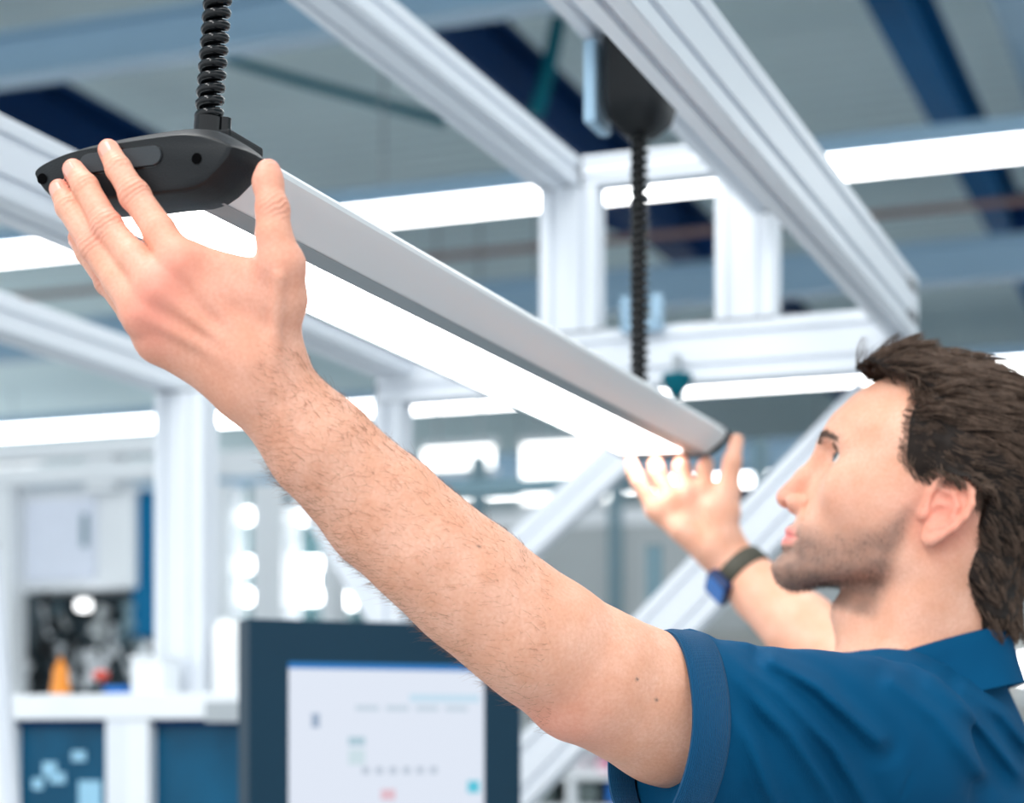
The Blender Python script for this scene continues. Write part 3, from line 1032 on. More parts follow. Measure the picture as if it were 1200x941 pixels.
FING_L = [
    PP((213, 312, 1.166, .0118), (186, 270, 1.176, .0098), (158, 229, 1.187, .0089), (139, 198, 1.196, .0078), (127.5, 176, 1.206, .0068)),
    PP((187, 342, 1.164, .0120), (156, 303, 1.175, .0100), (126, 266, 1.187, .0091), (100, 219, 1.199, .0080), (86, 199, 1.209, .0068)),
    PP((168, 369, 1.168, .0116), (139, 329, 1.179, .0096), (111, 290, 1.191, .0088), (80, 243, 1.204, .0076), (69.5, 222, 1.212, .0064)),
    PP((184, 399, 1.178, .0112), (156, 366, 1.194, .0090), (128, 330, 1.211, .0083), (103, 297, 1.227, .0072), (91, 279, 1.236, .0062))]
THUMB_L = PP((318, 402, 1.188, .0165), (327, 350, 1.170, .0158), (329, 311, 1.160, .0138), (321, 276, 1.158, .0098), (319.5, 246, 1.160, .0091), (314, 214, 1.165, .0082), (314.5, 201, 1.168, .0074))
META_L = [PP((318, 416, 1.186, .013), (213, 312, 1.167, .0128)), PP((307, 428, 1.184, .013), (187, 342, 1.165, .0130)), PP((296, 441, 1.185, .013), (169, 370, 1.169, .0125)), PP((286, 453, 1.190, .013), (185, 400, 1.179, .0122))]


def hand_d(p, fing, thumb, meta, extra, kp=.012):
    d = None
    for m in meta:
        e = cone(p, m[0][0], m[1][0], m[0][1], m[1][1])
        d = e if d is None else smin(d, e, .011)
    for (a, ra), (b, rb) in extra:
        d = smin(d, cone(p, a, b, ra, rb), kp)
    fd = None
    for fg in fing:
        e = chain(p, fg, .003)
        # knuckle swelling
        q, r = fg[2]
        e = smin(e, np.linalg.norm(p - q, axis=1) - r * .98, .004)
        fd = e if fd is None else smin(fd, e, .0016)
    d = smin(d, fd, .008)
    d = smin(d, chain(p, thumb, .006), .010)
    return d


EXTRA_L = [PP((262, 372, 1.190, .020), (300, 424, 1.190, .022)), PP((303, 322, 1.171, .0085), (236, 306, 1.168, .0085)),
           PP((305, 345, 1.174, .013), (255, 345, 1.172, .012)), PP((215, 395, 1.186, .016), (285, 440, 1.192, .02))]
TEND_L = [PP((213, 312, 1.1565, .0028), (300, 415, 1.166, .0022)), PP((187, 342, 1.1545, .003), (292, 424, 1.164, .0022)), PP((168, 369, 1.1580, .0028), (286, 432, 1.166, .002)), PP((327, 325, 1.1475, .0026), (322, 415, 1.166, .0026))]


def arm_l(p):
    d = chain(p, ARM_L, .006)
    d = smin(d, np.linalg.norm(p - P(660, 828, 1.268), axis=1) - .0125, .020)
    d = smin(d, cone(p, P(600, 745, 1.235), P(500, 655, 1.215), .022, .02), .03)
    h = hand_d(p, FING_L, THUMB_L, META_L, EXTRA_L)
    for (a, ra), (b, rb) in TEND_L:
        h = smin(h, cone(p, a, b, ra, rb), .006)
    return smin(d, h, .016)


RD = .03


def PR(*l):
    return [(P(x, y, D + RD), r) for x, y, D, r in l]


ARM_R = PR((1047, 826, 2.04, .046), (1000, 790, 2.08, .0445), (940, 738, 2.13, .041), (892, 694, 2.17, .0335), (856, 657, 2.19, .0268), (848, 645, 2.19, .026))
ELR = ARM_R[0][0]
FING_R = [
    PR((825, 573, 2.185, .0115), (825, 552, 2.205, .0092), (827, 545, 2.235, .0084), (829, 542, 2.255, .0072)),
    PR((806, 578, 2.185, .0118), (799, 552, 2.200, .0095), (798, 544, 2.235, .0086), (800, 541, 2.262, .0074)),
    PR((787, 586, 2.185, .0114), (771, 556, 2.195, .0092), (768, 545, 2.228, .0083), (770, 541, 2.255, .0072)),
    PR((769, 596, 2.185, .0108), (749, 566, 2.190, .0084), (741, 549, 2.212, .0075), (739, 540, 2.232, .0064))]
FING_R = [f[:2] + [((f[1][0] + f[2][0]) / 2, (f[1][1] + f[2][1]) / 2)] + f[2:] for f in FING_R]
THUMB_R = PR((846, 628, 2.185, .0175), (850, 600, 2.178, .0160), (853, 576, 2.175, .0130), (858, 541, 2.172, .0096), (863.5, 516, 2.178, .0075))
META_R = [PR((850, 640, 2.19, .013), (824, 574, 2.187, .0122)), PR((843, 643, 2.19, .013), (805, 580, 2.187, .0125)), PR((836, 646, 2.19, .013), (786, 588, 2.187, .012)), PR((830, 649, 2.19, .013), (768, 597, 2.187, .0115))]
EXTRA_R = [PR((846, 625, 2.175, .015), (838, 595, 2.172, .013)), PR((800, 620, 2.178, .012), (825, 640, 2.18, .014)), PR((848, 590, 2.180, .009), (828, 582, 2.184, .009))]


def arm_r(p):
    d = chain(p, ARM_R, .006)
    d = smin(d, cone(p, ELR, RSH, .046, .06), .03)
    return smin(d, hand_d(p, FING_R, THUMB_R, META_R, EXTRA_R), .014)


MID = (LSH + RSH) / 2
PEL = np.array([MID[0] + .03, MID[1], .93])


def torso_raw(p, g=0.0):
    q = p - MID
    loc = np.stack([q @ CHF, q @ sh_dir, q[:, 2]], 1)
    d = cone(p, LSH + np.array([0, .02, -.008]), RSH, .056 + g, .056 + g)
    d = smin(d, ell(loc, (-.005, 0, -.17), (.128 + g, .175 + g, .27 + g)), .08)
    d = smin(d, ell(loc, (.0, 0, -.42), (.118 + g, .162 + g, .22 + g)), .08)
    neck0 = NB + np.array([0.01, 0, -.042])
    d = smin(d, cone(p, neck0, LSH + np.array([.02, .03, .008]), .054 + g, .047 + g), .03)
    d = smin(d, cone(p, neck0, RSH + np.array([.02, -.03, .008]), .054 + g, .047 + g), .03)
    return d


def body_sdf(p):
    out = np.full(len(p), .2)

    def grp(lo, hi, fn, k, mg=.05):
        m = np.all((p > np.asarray(lo) - mg) & (p < np.asarray(hi) + mg), axis=1)
        if m.any():
            out[m] = smin(out[m], fn(p[m]), k)
    grp((.05, 1.3, .85), (.6, 2.0, 1.50), lambda x: torso_raw(x, -.012), .001)
    al = np.array([a for a, r in ARM_L])
    grp((-.30, 1.10, al[:, 2].min() - .07), (LSH[0] + .07, 1.55, P(120, 150, 1.2)[2] + .02), arm_l, .03)
    grp((.12, 1.72, 1.30), (.52, 2.28, 1.78), arm_r, .03)

    def neck_head(x):
        q = to_head(x)
        d = head_mm(q) / 1000
        n = cone(x, from_head((-14, 0, -10)), NB, .055, .057)
        n = smin(n, cone(x, from_head((-22, 52, -22)), NB + np.array([-.035, -.02, .0]), .013, .014), .03)
        n = smin(n, cone(x, from_head((38, 0, -100)), NB + np.array([-.040, 0.0, .005]), .014, .014), .04)
        return smin(d, n, .018)
    hp = np.array([from_head(c) for c in ((135, 95, 120), (135, -95, 120), (-95, 95, 120), (-95, -95, 120), (130, 95, -110), (130, -95, -110), (-95, 95, -110), (-95, -95, -110))])
    grp(np.minimum(hp.min(0), NB - .06), hp.max(0), neck_head, .03)
    return out


def polygonise(fn, lo, hi, h, levels=5, newton=2, margin=1.5):
    """sparse surface nets on a grid of step h"""
    lo = np.asarray(lo, float)
    H = h * 2 ** levels
    n = np.ceil((np.asarray(hi) - lo) / H).astype(int)
    cells = np.stack(np.meshgrid(*[np.arange(k) for k in n], indexing='ij'), -1).reshape(-1, 3)
    step = H
    for lv in range(levels, -1, -1):
        c = lo + (cells + .5) * step
        d = np.concatenate([fn(x) for x in np.array_split(c, max(1, len(c) // 200000))])
        cells = cells[np.abs(d) < step * .87 * margin + (.004 if lv > 1 else 0)]
        if lv:
            off = np.stack(np.meshgrid([0, 1], [0, 1], [0, 1], indexing='ij'), -1).reshape(-1, 3)
            cells = (cells[:, None, :] * 2 + off[None]).reshape(-1, 3)
            step /= 2
    B = 1 << 20
    key = lambda c: (c[:, 0].astype(np.int64) * B + c[:, 1]) * B + c[:, 2]
    off = np.array([(i, j, k) for i in (0, 1) for j in (0, 1) for k in (0, 1)])
    cor = (cells[:, None, :] + off[None]).reshape(-1, 3)
    ck, inv = np.unique(key(cor), return_inverse=True)
    cc = np.stack([ck // (B * B), (ck // B) % B, ck % B], 1)
    cp = lo + cc * h
    cv = np.concatenate([fn(x) for x in np.array_split(cp, max(1, len(cp) // 200000))])
    val = cv[inv].reshape(-1, 8)
    ins = val < 0
    act = ins.any(1) & ~ins.all(1)
    cells, val = cells[act], val[act]
    o = off.astype(float)
    E = [(a, b) for a in range(8) for b in range(a + 1, 8) if np.abs(off[a] - off[b]).sum() == 1]
    acc = np.zeros((len(cells), 3))
    cnt = np.zeros(len(cells))
    for a, b in E:
        va, vb = val[:, a], val[:, b]
        m = (va < 0) != (vb < 0)
        t = np.where(m, va / np.where(m, va - vb, 1), 0)
        acc += np.where(m[:, None], o[a] + (o[b] - o[a]) * t[:, None], 0)
        cnt += m
    V = lo + (cells + acc / cnt[:, None]) * h
    kk = key(cells)
    srt = np.argsort(kk)
    ks = kk[srt]

    def find(c):
        q = key(c)
        i = np.clip(np.searchsorted(ks, q), 0, len(ks) - 1)
        return np.where(ks[i] == q, srt[i], -1)
    Q = []
    for ax in range(3):
        e = np.zeros(3, int)
        e[ax] = 1
        b1, b2 = np.roll(e, 1), np.roll(e, 2)
        i1 = (off == e).all(1).argmax()
        v0, v1 = val[:, 0], val[:, i1]
        m = (v0 < 0) != (v1 < 0)
        c = cells[m]
        q = np.stack([find(c), find(c - b1), find(c - b1 - b2), find(c - b2)], 1)
        flip = v0[m] > 0
        q[flip] = q[flip][:, ::-1]
        Q.append(q[(q >= 0).all(1)])
    F = np.concatenate(Q)
    tet = np.array([(1, -1, -1), (-1, -1, 1), (-1, 1, -1), (1, 1, 1)], float)
    ep = h * .35
    for it in range(newton):
        g = np.zeros_like(V)
        v = np.zeros(len(V))
        for t in tet:
            f_ = np.concatenate([fn(x) for x in np.array_split(V + t * ep, max(1, len(V) // 200000))])
            g += f_[:, None] * t
            v += f_
        g /= 4 * ep
        v /= 4
        gl = np.maximum((g * g).sum(1), .2)
        st = np.clip(v / gl, -h * .5, h * .5)
        V = V - g * st[:, None]
    gn = g / np.maximum(np.linalg.norm(g, axis=1), 1e-6)[:, None]
    return V, F, gn


import time
_t0 = time.time()
person = thing('person', 'dark haired man with stubble in a blue polo shirt lifting the lamp', 'person', (PEL[0], PEL[1], 0))
BV, BF, BN = polygonise(body_sdf, (-.32, 1.08, .88), (.62, 2.30, 1.82), VOX, newton=1)
print('body', len(BV), time.time() - _t0)


def noise3(p, f, seed=0):
    r = np.random.default_rng(seed)
    out = 0
    for i in range(5):
        k = r.normal(size=3) * f
        out = out + np.sin(p @ k + r.uniform(0, 6.28))
    return out / 5


# ---- skin: real colour differences (stubble, lips, flushed knuckles) carried as attributes
def gauss(p, c, r):
    return np.exp(-((p - c) ** 2).sum(1) / (r * r))


q = to_head(BV)
ishead = (np.abs(q[:, 0]) < 150) & (np.abs(q[:, 1]) < 110) & (q[:, 2] > -125) & (q[:, 2] < 140)
f_, s_, z_ = q[:, 0], np.abs(q[:, 1]), q[:, 2]
edge = np.interp(f_, [15, 30, 50, 70, 90, 100, 125], [12, -14, -32, -38, -38, -37, -37])      # upper limit of the beard
wob = noise3(q, .12, 3) * 4
stub = np.clip((edge + wob - z_) / 20, 0, 1) * np.clip((f_ - 12) / 12, 0, 1) * np.clip((z_ + 103) / 7, 0, 1)
stub *= np.where(s_ < 90, 1, 0) * ishead
nearlip = np.exp(-(((z_ + 57) / 9.5) ** 2 + ((s_) / 20) ** 2)) * (f_ > 92)
lip = np.clip(1.6 * np.exp(-(((z_ + 56.5) / 8.8) ** 4 + (s_ / 22) ** 4)) - .4, 0, 1) * (f_ > 94) * ishead
stub *= 1 - np.clip(lip * 1.4, 0, 1)
stub *= .72 + .28 * np.clip((f_ - 60) / 40 + (-(z_ + 60)) / 40, 0, 1)
stub *= np.clip(.78 + .14 * noise3(q, .25, 9), 0, 1)
# hair shadow at the temples and sideburn
red = np.zeros(len(BV))
for fg in FING_L:
    red += .34 * gauss(BV, fg[0][0] + np.array([0, -.012, 0]), .017) + .40 * gauss(BV, fg[2][0], .012) + .45 * gauss(BV, fg[-1][0], .012)
red += .45 * gauss(BV, THUMB_L[2][0], .016) + .5 * gauss(BV, THUMB_L[4][0], .012) + .5 * gauss(BV, THUMB_L[-1][0], .013)
red += .6 * gauss(BV, P(655, 836, 1.268), .035)
red += .22 * gauss(BV, P(255, 370, 1.165), .04)
nh = ishead
red += nh * (.55 * np.exp(-((q - [122, 0, -24]) ** 2).sum(1) / 18 ** 2) + .75 * np.exp(-((q - [-6, 80, -6]) ** 2).sum(1) / 30 ** 2) + .12 * np.exp(-((q - [75, 50, -15]) ** 2).sum(1) / 26 ** 2))
handness = np.clip((P(400, 400, 1.2)[0] - BV[:, 0]) / .06, 0, 1) * (BV[:, 1] < 1.5)
red = np.clip(red + .12 * handness, 0, 1)
for (mx_, my_) in ((746, 797), (770, 819), (679, 768), (560, 640), (395, 560)):
    dpx = np.hypot(600 + 2300 * BV[:, 0] / BV[:, 1] - mx_, 870 - 2300 * (BV[:, 2] - ZC) / BV[:, 1] - my_)
    c_ = np.where(BV[:, 1] < 1.35, dpx, 99)
    i_ = c_.argmin()
    stub = np.maximum(stub, 1.0 * np.exp(-((BV - BV[i_]) ** 2).sum(1) / .0011 ** 2))
crease = np.zeros(len(BV))
for fg in FING_L:
    crease += gauss(BV, fg[2][0] + np.array([0, -.006, .002]), .0085) + .6 * gauss(BV, fg[3][0] + np.array([0, -.006, .002]), .006)
crease += gauss(BV, THUMB_L[4][0] + np.array([.004, -.006, 0]), .0085)
crease = np.clip(crease, 0, 1)

M_SKIN, nt, b = nodes_of('skin')
N, L = nt.nodes, nt.links
at = N.new('ShaderNodeAttribute')
at.attribute_name = 'skin_marks'
sep = N.new('ShaderNodeSeparateColor')
L.new(at.outputs['Color'], sep.inputs[0])
tc = N.new('ShaderNodeTexCoord')
nz = N.new('ShaderNodeTexNoise')
nz.inputs['Scale'].default_value = 45
nz.inputs['Detail'].default_value = 6
L.new(tc.outputs['Object'], nz.inputs['Vector'])
n2 = N.new('ShaderNodeTexNoise')
n2.inputs['Scale'].default_value = 420
n2.inputs['Detail'].default_value = 3
L.new(tc.outputs['Object'], n2.inputs['Vector'])


def mixc(fac, a, c, fixed=None):
    m = N.new('ShaderNodeMixRGB')
    if fac is None:
        m.inputs[0].default_value = fixed
    else:
        L.new(fac, m.inputs[0])
    for i, v in ((1, a), (2, c)):
        if isinstance(v, tuple):
            m.inputs[i].default_value = (*v, 1)
        else:
            L.new(v, m.inputs[i])
    return m.outputs[0]


rmp = N.new('ShaderNodeMapRange')
rmp.inputs[1].default_value = .35
rmp.inputs[2].default_value = .65
L.new(nz.outputs['Fac'], rmp.inputs[0])
c1 = mixc(rmp.outputs[0], S(232, 172, 143), S(241, 188, 163))
g2 = N.new('ShaderNodeMapRange')
g2.inputs[1].default_value = .3
g2.inputs[2].default_value = .7
g2.inputs[4].default_value = .45
L.new(n2.outputs['Fac'], g2.inputs[0])
c1 = mixc(g2.outputs[0], c1, S(214, 146, 118))
c2 = mixc(sep.outputs[0], c1, S(230, 140, 122))
c3 = mixc(sep.outputs[1], c2, S(126, 104, 94))
c4 = mixc(sep.outputs[2], c3, S(214, 120, 116))
L.new(c4, b.inputs['Base Color'])
b.inputs['Roughness'].default_value = .52
b.inputs['Specular IOR Level'].default_value = .35
b.inputs['Subsurface Weight'].default_value = .12
b.inputs['Subsurface Radius'].default_value = (1, .35, .2)
b.inputs['Subsurface Scale'].default_value = .006
# fine pores and, over the knuckles, cross creases
wv = N.new('ShaderNodeTexWave')
wv.inputs['Scale'].default_value = 95
wv.inputs['Distortion'].default_value = 3.5
wv.inputs['Detail'].default_value = 2
wv.inputs['Detail Scale'].default_value = 2
mp = N.new('ShaderNodeMapping')
mp.inputs['Rotation'].default_value = (0, math.radians(-55), 0)
L.new(tc.outputs['Object'], mp.inputs['Vector'])
L.new(mp.outputs[0], wv.inputs['Vector'])
at2 = N.new('ShaderNodeAttribute')
at2.attribute_name = 'crease'
mu = N.new('ShaderNodeMath')
mu.operation = 'MULTIPLY'
L.new(wv.outputs['Fac'], mu.inputs[0])
L.new(at2.outputs['Fac'], mu.inputs[1])
m3 = N.new('ShaderNodeMath')
m3.operation = 'MULTIPLY_ADD'
L.new(n2.outputs['Fac'], m3.inputs[0])
m3.inputs[1].default_value = .35
L.new(mu.outputs[0], m3.inputs[2])
bp = N.new('ShaderNodeBump')
bp.inputs['Strength'].default_value = .55
bp.inputs['Distance'].default_value = .0012
L.new(m3.outputs[0], bp.inputs['Height'])
L.new(bp.outputs[0], b.inputs['Normal'])

body = mesh_obj('body', BV, BF, M_SKIN, person, True)
ca_ = body.data.color_attributes.new('skin_marks', 'FLOAT_COLOR', 'POINT')
ca_.data.foreach_set('color', np.stack([red, stub, lip, np.ones(len(red))], 1).astype(np.float32).ravel())
cr_ = body.data.attributes.new('crease', 'FLOAT', 'POINT')
cr_.data.foreach_set('value', crease.astype(np.float32))

# ---- eyes
for sg in (1, -1):
    c = from_head(EYE * np.array([1, sg, 1]))
    gaze = HF * .93 + HU * .10 + HS * .30
    gaze /= np.linalg.norm(gaze)
    g = Vector(gaze)
    R = ER / 1000
    pr = [(R * math.sin(t), R * math.cos(t)) for t in np.linspace(math.pi * .999, .47, 24)]
    e = MB().lathe(Vector(c), [(r, h) for r, h in pr], g, 28).build('eyeball', mat('eye_white', S(226, 216, 210), .18, 0, .02, 200), person, smooth=True)
    h0 = R * math.cos(.47)
    MB().lathe(Vector(c) + g * (h0 - .0003), [(R * math.sin(.47), 0), (R * math.sin(.47) * .97, .0007), (R * .2, .0012)], g, 24).build('iris', mat('grey_blue_iris', S(92, 110, 118), .2, 0, .2, 900), e, smooth=True)
    MB().lathe(Vector(c) + g * (h0 + .0009), [(R * .2, 0), (R * .17, .0004), (R * .05, .0006)], g, 18).build('pupil', mat('pupil_black', S(8, 8, 9), .1), e, smooth=True)


# ---- hair strands as thin tapered three-sided tubes
def strands(name, roots, paths, rad, m, parent, kind='stuff', label=None):
    """paths (n, k, 3) points; tapered tubes"""
    n, k, _ = paths.shape
    t = np.gradient(paths, axis=1)
    t /= np.maximum(np.linalg.norm(t, axis=2, keepdims=True), 1e-9)
    ref = np.array([.3, -.8, .52])
    x = np.cross(t, ref)
    x /= np.maximum(np.linalg.norm(x, axis=2, keepdims=True), 1e-9)
    y = np.cross(t, x)
    prof = np.linspace(1, .25, k)
    rr = (np.asarray(rad)[:, None] * prof[None])[..., None]
    V = np.stack([paths + rr * (x * math.cos(a) + y * math.sin(a)) for a in (0, 2.094, 4.189)], 2).reshape(-1, 3)
    i = np.arange(n)[:, None, None] * (k * 3)
    j = np.arange(k - 1)[None, :, None] * 3
    c = np.arange(3)[None, None, :]
    a0 = i + j + c
    a1 = i + j + (c + 1) % 3
    F = np.stack([a0, a1, a1 + 3, a0 + 3], -1).reshape(-1, 4)
    o = mesh_obj(name, V, F, m, parent, True, label, kind)
    return o


def hair_mat(name, c0, c1):
    m, nt, b = nodes_of(name)
    tc = nt.nodes.new('ShaderNodeTexCoord')
    nz = nt.nodes.new('ShaderNodeTexNoise')
    nz.inputs['Scale'].default_value = 160
    nt.links.new(tc.outputs['Object'], nz.inputs['Vector'])
    mx = nt.nodes.new('ShaderNodeMixRGB')
    mx.inputs[1].default_value = (*c0, 1)
    mx.inputs[2].default_value = (*c1, 1)
    nt.links.new(nz.outputs['Fac'], mx.inputs[0])
    nt.links.new(mx.outputs[0], b.inputs['Base Color'])
    b.inputs['Roughness'].default_value = .5
    b.inputs['Specular IOR Level'].default_value = .14
    return m


M_HAIR = hair_mat('dark_brown_hair', S(36, 29, 26), S(124, 102, 88))
M_BROW = hair_mat('brow_hair', S(96, 80, 72), S(136, 116, 104))
M_STUB = hair_mat('stubble_hair', S(52, 44, 42), S(90, 74, 66))
M_ARMH = hair_mat('arm_hair', S(120, 80, 56), S(176, 128, 94))

HZ = [-95, -72, -46, -16, 2, 11, 14, 25, 45, 60, 80, 87, 91, 130]
HFB = [-72, -62, -36, -28, -26, -20, 24, 38, 43, 46, 44, 50, 118, 118]


def hair_mask(q):
    """>0 inside the haired scalp (mm from the hairline)"""
    f, s, z = q[:, 0], np.abs(q[:, 1]), q[:, 2]
    zz = z - 3.5 * np.clip((f - 60) / 40, 0, 1) + noise3(q, .10, 21) * 2.0
    m = np.interp(zz, HZ, HFB) - f
    m = np.minimum(m, z + 82)
    # bare skin around the ear
    e = np.sqrt(((f + 6) / 25) ** 2 + ((z - 2) / 32) ** 2)
    m = np.where((z < 22) & (f > -34), np.minimum(m, (e - 1) * 20), m)
    return m


def hair_thick(q):
    f, s, z = q[:, 0], np.abs(q[:, 1]), q[:, 2]
    m = hair_mask(q)
    topness = np.clip((z - 55) / 45, 0, 1)
    T = 7.5 + 8 * topness + 9.5 * topness * np.clip((f - 30) / 50, 0, 1) + 5 * np.clip((-20 - z) / 40, 0, 1) + 4 * np.clip((-30 - f) / 40, 0, 1)
    T = np.where((f > 12) & (z < 60), 3.0 + (T - 3) * np.clip((z - 25) / 40, 0, 1), T)
    ph = np.arctan2(q[:, 1], z - 20)
    wob = noise3(q, .035, 31) * 1.3
    rid = np.sin(ph * 17 + wob * 3) * .55 + np.sin(ph * 41 + wob * 6 + f * .05) * .45
    lock = noise3(q, .09, 5)
    amp = .22
    ramp = np.clip(m / 15, 0, 1) ** .8
    return np.where(m > 0, T * ramp * (1 + amp * rid * .8 + .22 * lock) * .80, -2.5)


def head_cheap(q):
    d = ell(q, (8, 0, 41), (97, 76, 72))
    return d


def hair_sdf(p):
    q = to_head(p)
    d = head_mm(q)
    n = cone(p, from_head((-14, 0, -10)), NB, .055, .057) * 1000
    d = smin(d, n, 18)
    return (d - hair_thick(q)) / 1000 * .7


hp = np.array([from_head(c) for c in ((125, 105, 140), (125, -105, 140), (-125, 105, 140), (-125, -105, 140), (-125, 100, -95), (-125, -100, -95), (60, 100, 0))])
HV, HFc, HN = polygonise(hair_sdf, hp.min(0) - .01, hp.max(0) + .01, .0025, newton=1, margin=2.2)
hm = hair_mask(to_head(HV)) > .3
keep = hm[HFc].all(1)
HFc = HFc[keep]
use = np.unique(HFc)
rem = np.full(len(HV), -1)
rem[use] = np.arange(len(use))
hairo = mesh_obj('hair', HV[use], rem[HFc], hair_mat('dark_hair_base', S(22, 17, 15), S(44, 35, 30)), person, True)
print('hair', len(use), time.time() - _t0)
HVu, HNu = HV[use], HN[use]


def flow(q):
    """combing direction in the head frame: back over the top, back and down at the sides"""
    f, s, z = q[:, 0], q[:, 1], q[:, 2]
    d = np.stack([-np.ones(len(q)), np.sign(s) * .15 * np.ones(len(q)), .25 * np.clip((f - 40) / 50, 0, 1) - .55 * np.clip((60 - z) / 60, 0, 1) - .5 * np.clip((-40 - f) / 40, 0, 1)], 1)
    return d


n_s = 22000
ix = rng.choice(len(HVu), n_s)
r0 = HVu[ix]
q0 = to_head(r0)
nn = HNu[ix] @ HM
k = 6
length = np.where(q0[:, 2] > 60, 30, 17) * rng.uniform(.6, 1.25, n_s)
length = np.where((q0[:, 0] > 12) & (q0[:, 2] < 60), 11 * rng.uniform(.6, 1.3, n_s), length)
clump = np.stack([noise3(q0, .16, 40), noise3(q0, .16, 41), noise3(q0, .16, 42)], 1)
pth = np.zeros((n_s, k, 3))
cur = q0 - nn * 1.5
lift = np.where(q0[:, 2] > 50, .45, .22) + .12 * rng.normal(size=n_s)
for j in range(k):
    pth[:, j] = cur
    fl = flow(cur) + clump * .55 + rng.normal(size=(n_s, 3)) * .10
    fl -= nn * (fl * nn).sum(1)[:, None]
    fl /= np.maximum(np.linalg.norm(fl, axis=1), .3)[:, None]
    cur = cur + (fl + nn * (lift * (1 - 1.6 * j / k))[:, None]) * (length / (k - 1))[:, None]
ng = 900
gd = rng.choice(n_s, ng, replace=False)
near = np.concatenate([((c[:, None, :] - q0[gd][None]) ** 2).sum(2).argmin(1) for c in np.array_split(q0, 40)])
wj = np.linspace(0, .78, k)[None, :, None]
lead = pth[gd][near]
lead = lead + (q0 - q0[gd][near])[:, None, :] * .25
pth = pth * (1 - wj) + lead * wj
paths = HO + (pth / 1000) @ HM.T
strands('hair_strands', r0, paths, rng.uniform(.00022, .00045, n_s), M_HAIR, person)

# sparse hair feathering the hairline
qb = to_head(BV)
mb_ = np.where(ishead, hair_mask(qb), -99)
hv = np.where((mb_ > -9) & (mb_ < 10) & (qb[:, 2] > 8) & (np.abs(qb[:, 1]) < 84))[0]
pw = np.clip((mb_[hv] + 10) / 14, .02, 1)
nf = 7000
ix = rng.choice(hv, nf, p=pw / pw.sum())
q0 = qb[ix]
nn = BN[ix] @ HM
lf = np.where(q0[:, 2] > 70, 20, np.where(q0[:, 0] > 10, 8, 12)) * rng.uniform(.5, 1.2, nf)
pth = np.zeros((nf, 5, 3))
cur = q0 - nn * .3
for j in range(5):
    pth[:, j] = cur
    fl = flow(cur) + rng.normal(size=(nf, 3)) * .18 + np.array([0, 0, -.25]) * (q0[:, 2] < 60)[:, None]
    fl -= nn * (fl * nn).sum(1)[:, None]
    fl /= np.maximum(np.linalg.norm(fl, axis=1), .3)[:, None]
    cur = cur + (fl + nn * np.where(q0[:, 2] > 70, .55 - .15 * j, .14 - .02 * j)[:, None]) * (lf / 4)[:, None]
strands('hairline_strands', None, HO + (pth / 1000) @ HM.T, rng.uniform(.00012, .00024, nf), M_HAIR, person)

# brows
nb = 320
for sg in (1, -1):
    t = rng.uniform(0, 1, nb)
    bz = np.interp(t, [0, .5, 1], [25, 30.5, 27]) + rng.normal(size=nb) * 2.4 * (1 - .5 * t)
    bs = 9 + t * 36
    bf = np.interp(t, [0, .4, .75, 1], [112, 110, 101, 92])
    q0 = np.stack([bf, bs * sg, bz], 1)
    # drop on to the skin along the forward axis
    for it in range(14):
        q0[:, 0] -= head_mm(q0) * .8
    d_ = np.stack([-.45 - .5 * t, (.9 - .2 * t) * sg, .25 - .5 * t], 1) + rng.normal(size=(nb, 3)) * .12
    d_[:, 0] += .15
    pth = q0[:, None, :] + d_[:, None, :] * (np.linspace(0, 1, 4)[None, :, None] * rng.uniform(6, 9.5, nb)[:, None, None]) + np.array([.7, 0, 0])
    strands('eyebrow', q0, HO + (pth / 1000) @ HM.T, rng.uniform(.00012, .0002, nb), M_BROW, person)
# lashes on the lids
for sg in (1, -1):
    az = rng.uniform(-.75, 1.0, 70)
    el = .03 - .1 * az + .41 * np.sqrt(np.clip(1 - (az / .95) ** 2, 0, 1))
    az2 = az + .20
    d_ = np.stack([np.cos(el) * np.cos(az2), np.cos(el) * np.sin(az2) * sg, np.sin(el)], 1)
    q0 = EYE * np.array([1, sg, 1]) + d_ * (ER + 1.2)
    tt = np.linspace(0, 1, 4)[None, :, None]
    pth = q0[:, None] + d_[:, None] * tt * 6 + np.array([0, 0, 1.0]) * tt ** 2 * 3.5
    strands('eyelashes', q0, HO + (pth / 1000) @ HM.T, np.full(70, .00014), M_HAIR, person)

# stubble
hv = np.where(stub > .25)[0]
ns = 7000
pr = stub[hv] / stub[hv].sum()
ix = rng.choice(hv, ns, p=pr)
q0 = BV[ix] + rng.normal(size=(ns, 3)) * .0006
dd = BN[ix] * .75 + np.array([.05, 0, -.55]) + HF * -.2 + rng.normal(size=(ns, 3)) * .25
pth = q0[:, None] + dd[:, None] * np.linspace(-.1, 1, 3)[None, :, None] * rng.uniform(.0014, .0028, ns)[:, None, None]
strands('stubble', q0, pth, rng.uniform(.00007, .00012, ns), M_STUB, person)

# fine hair on the forearm
ok = (BV[:, 1] < 1.33) & (BV[:, 0] > P(310, 0, 1.19)[0]) & (BV[:, 0] < P(650, 0, 1.27)[0]) & (BV[:, 2] > P(0, 860, 1.27)[2]) & (BV[:, 2] < P(0, 408, 1.17)[2])
hv = np.where(ok)[0]
na = 4200
w_ = np.clip(1.1 - (BV[hv, 0] - BV[hv, 0].min()) / .22, .12, 1)
ix = rng.choice(hv, na, p=w_ / w_.sum())
ax = P(312, 446, 1.19) - P(695, 792, 1.28)
ax /= np.linalg.norm(ax)
dn = np.cross(ax, [0, 1, 0])
dd = ax * .75 + BN[ix] * .22 + np.array([.1, 0, -.35]) + rng.normal(size=(na, 3)) * .22
dd -= BN[ix] * np.minimum((dd * BN[ix]).sum(1) - .12, 0)[:, None]
tt = np.linspace(0, 1, 5)[None, :, None]
ln = rng.uniform(.006, .014, na)[:, None, None]
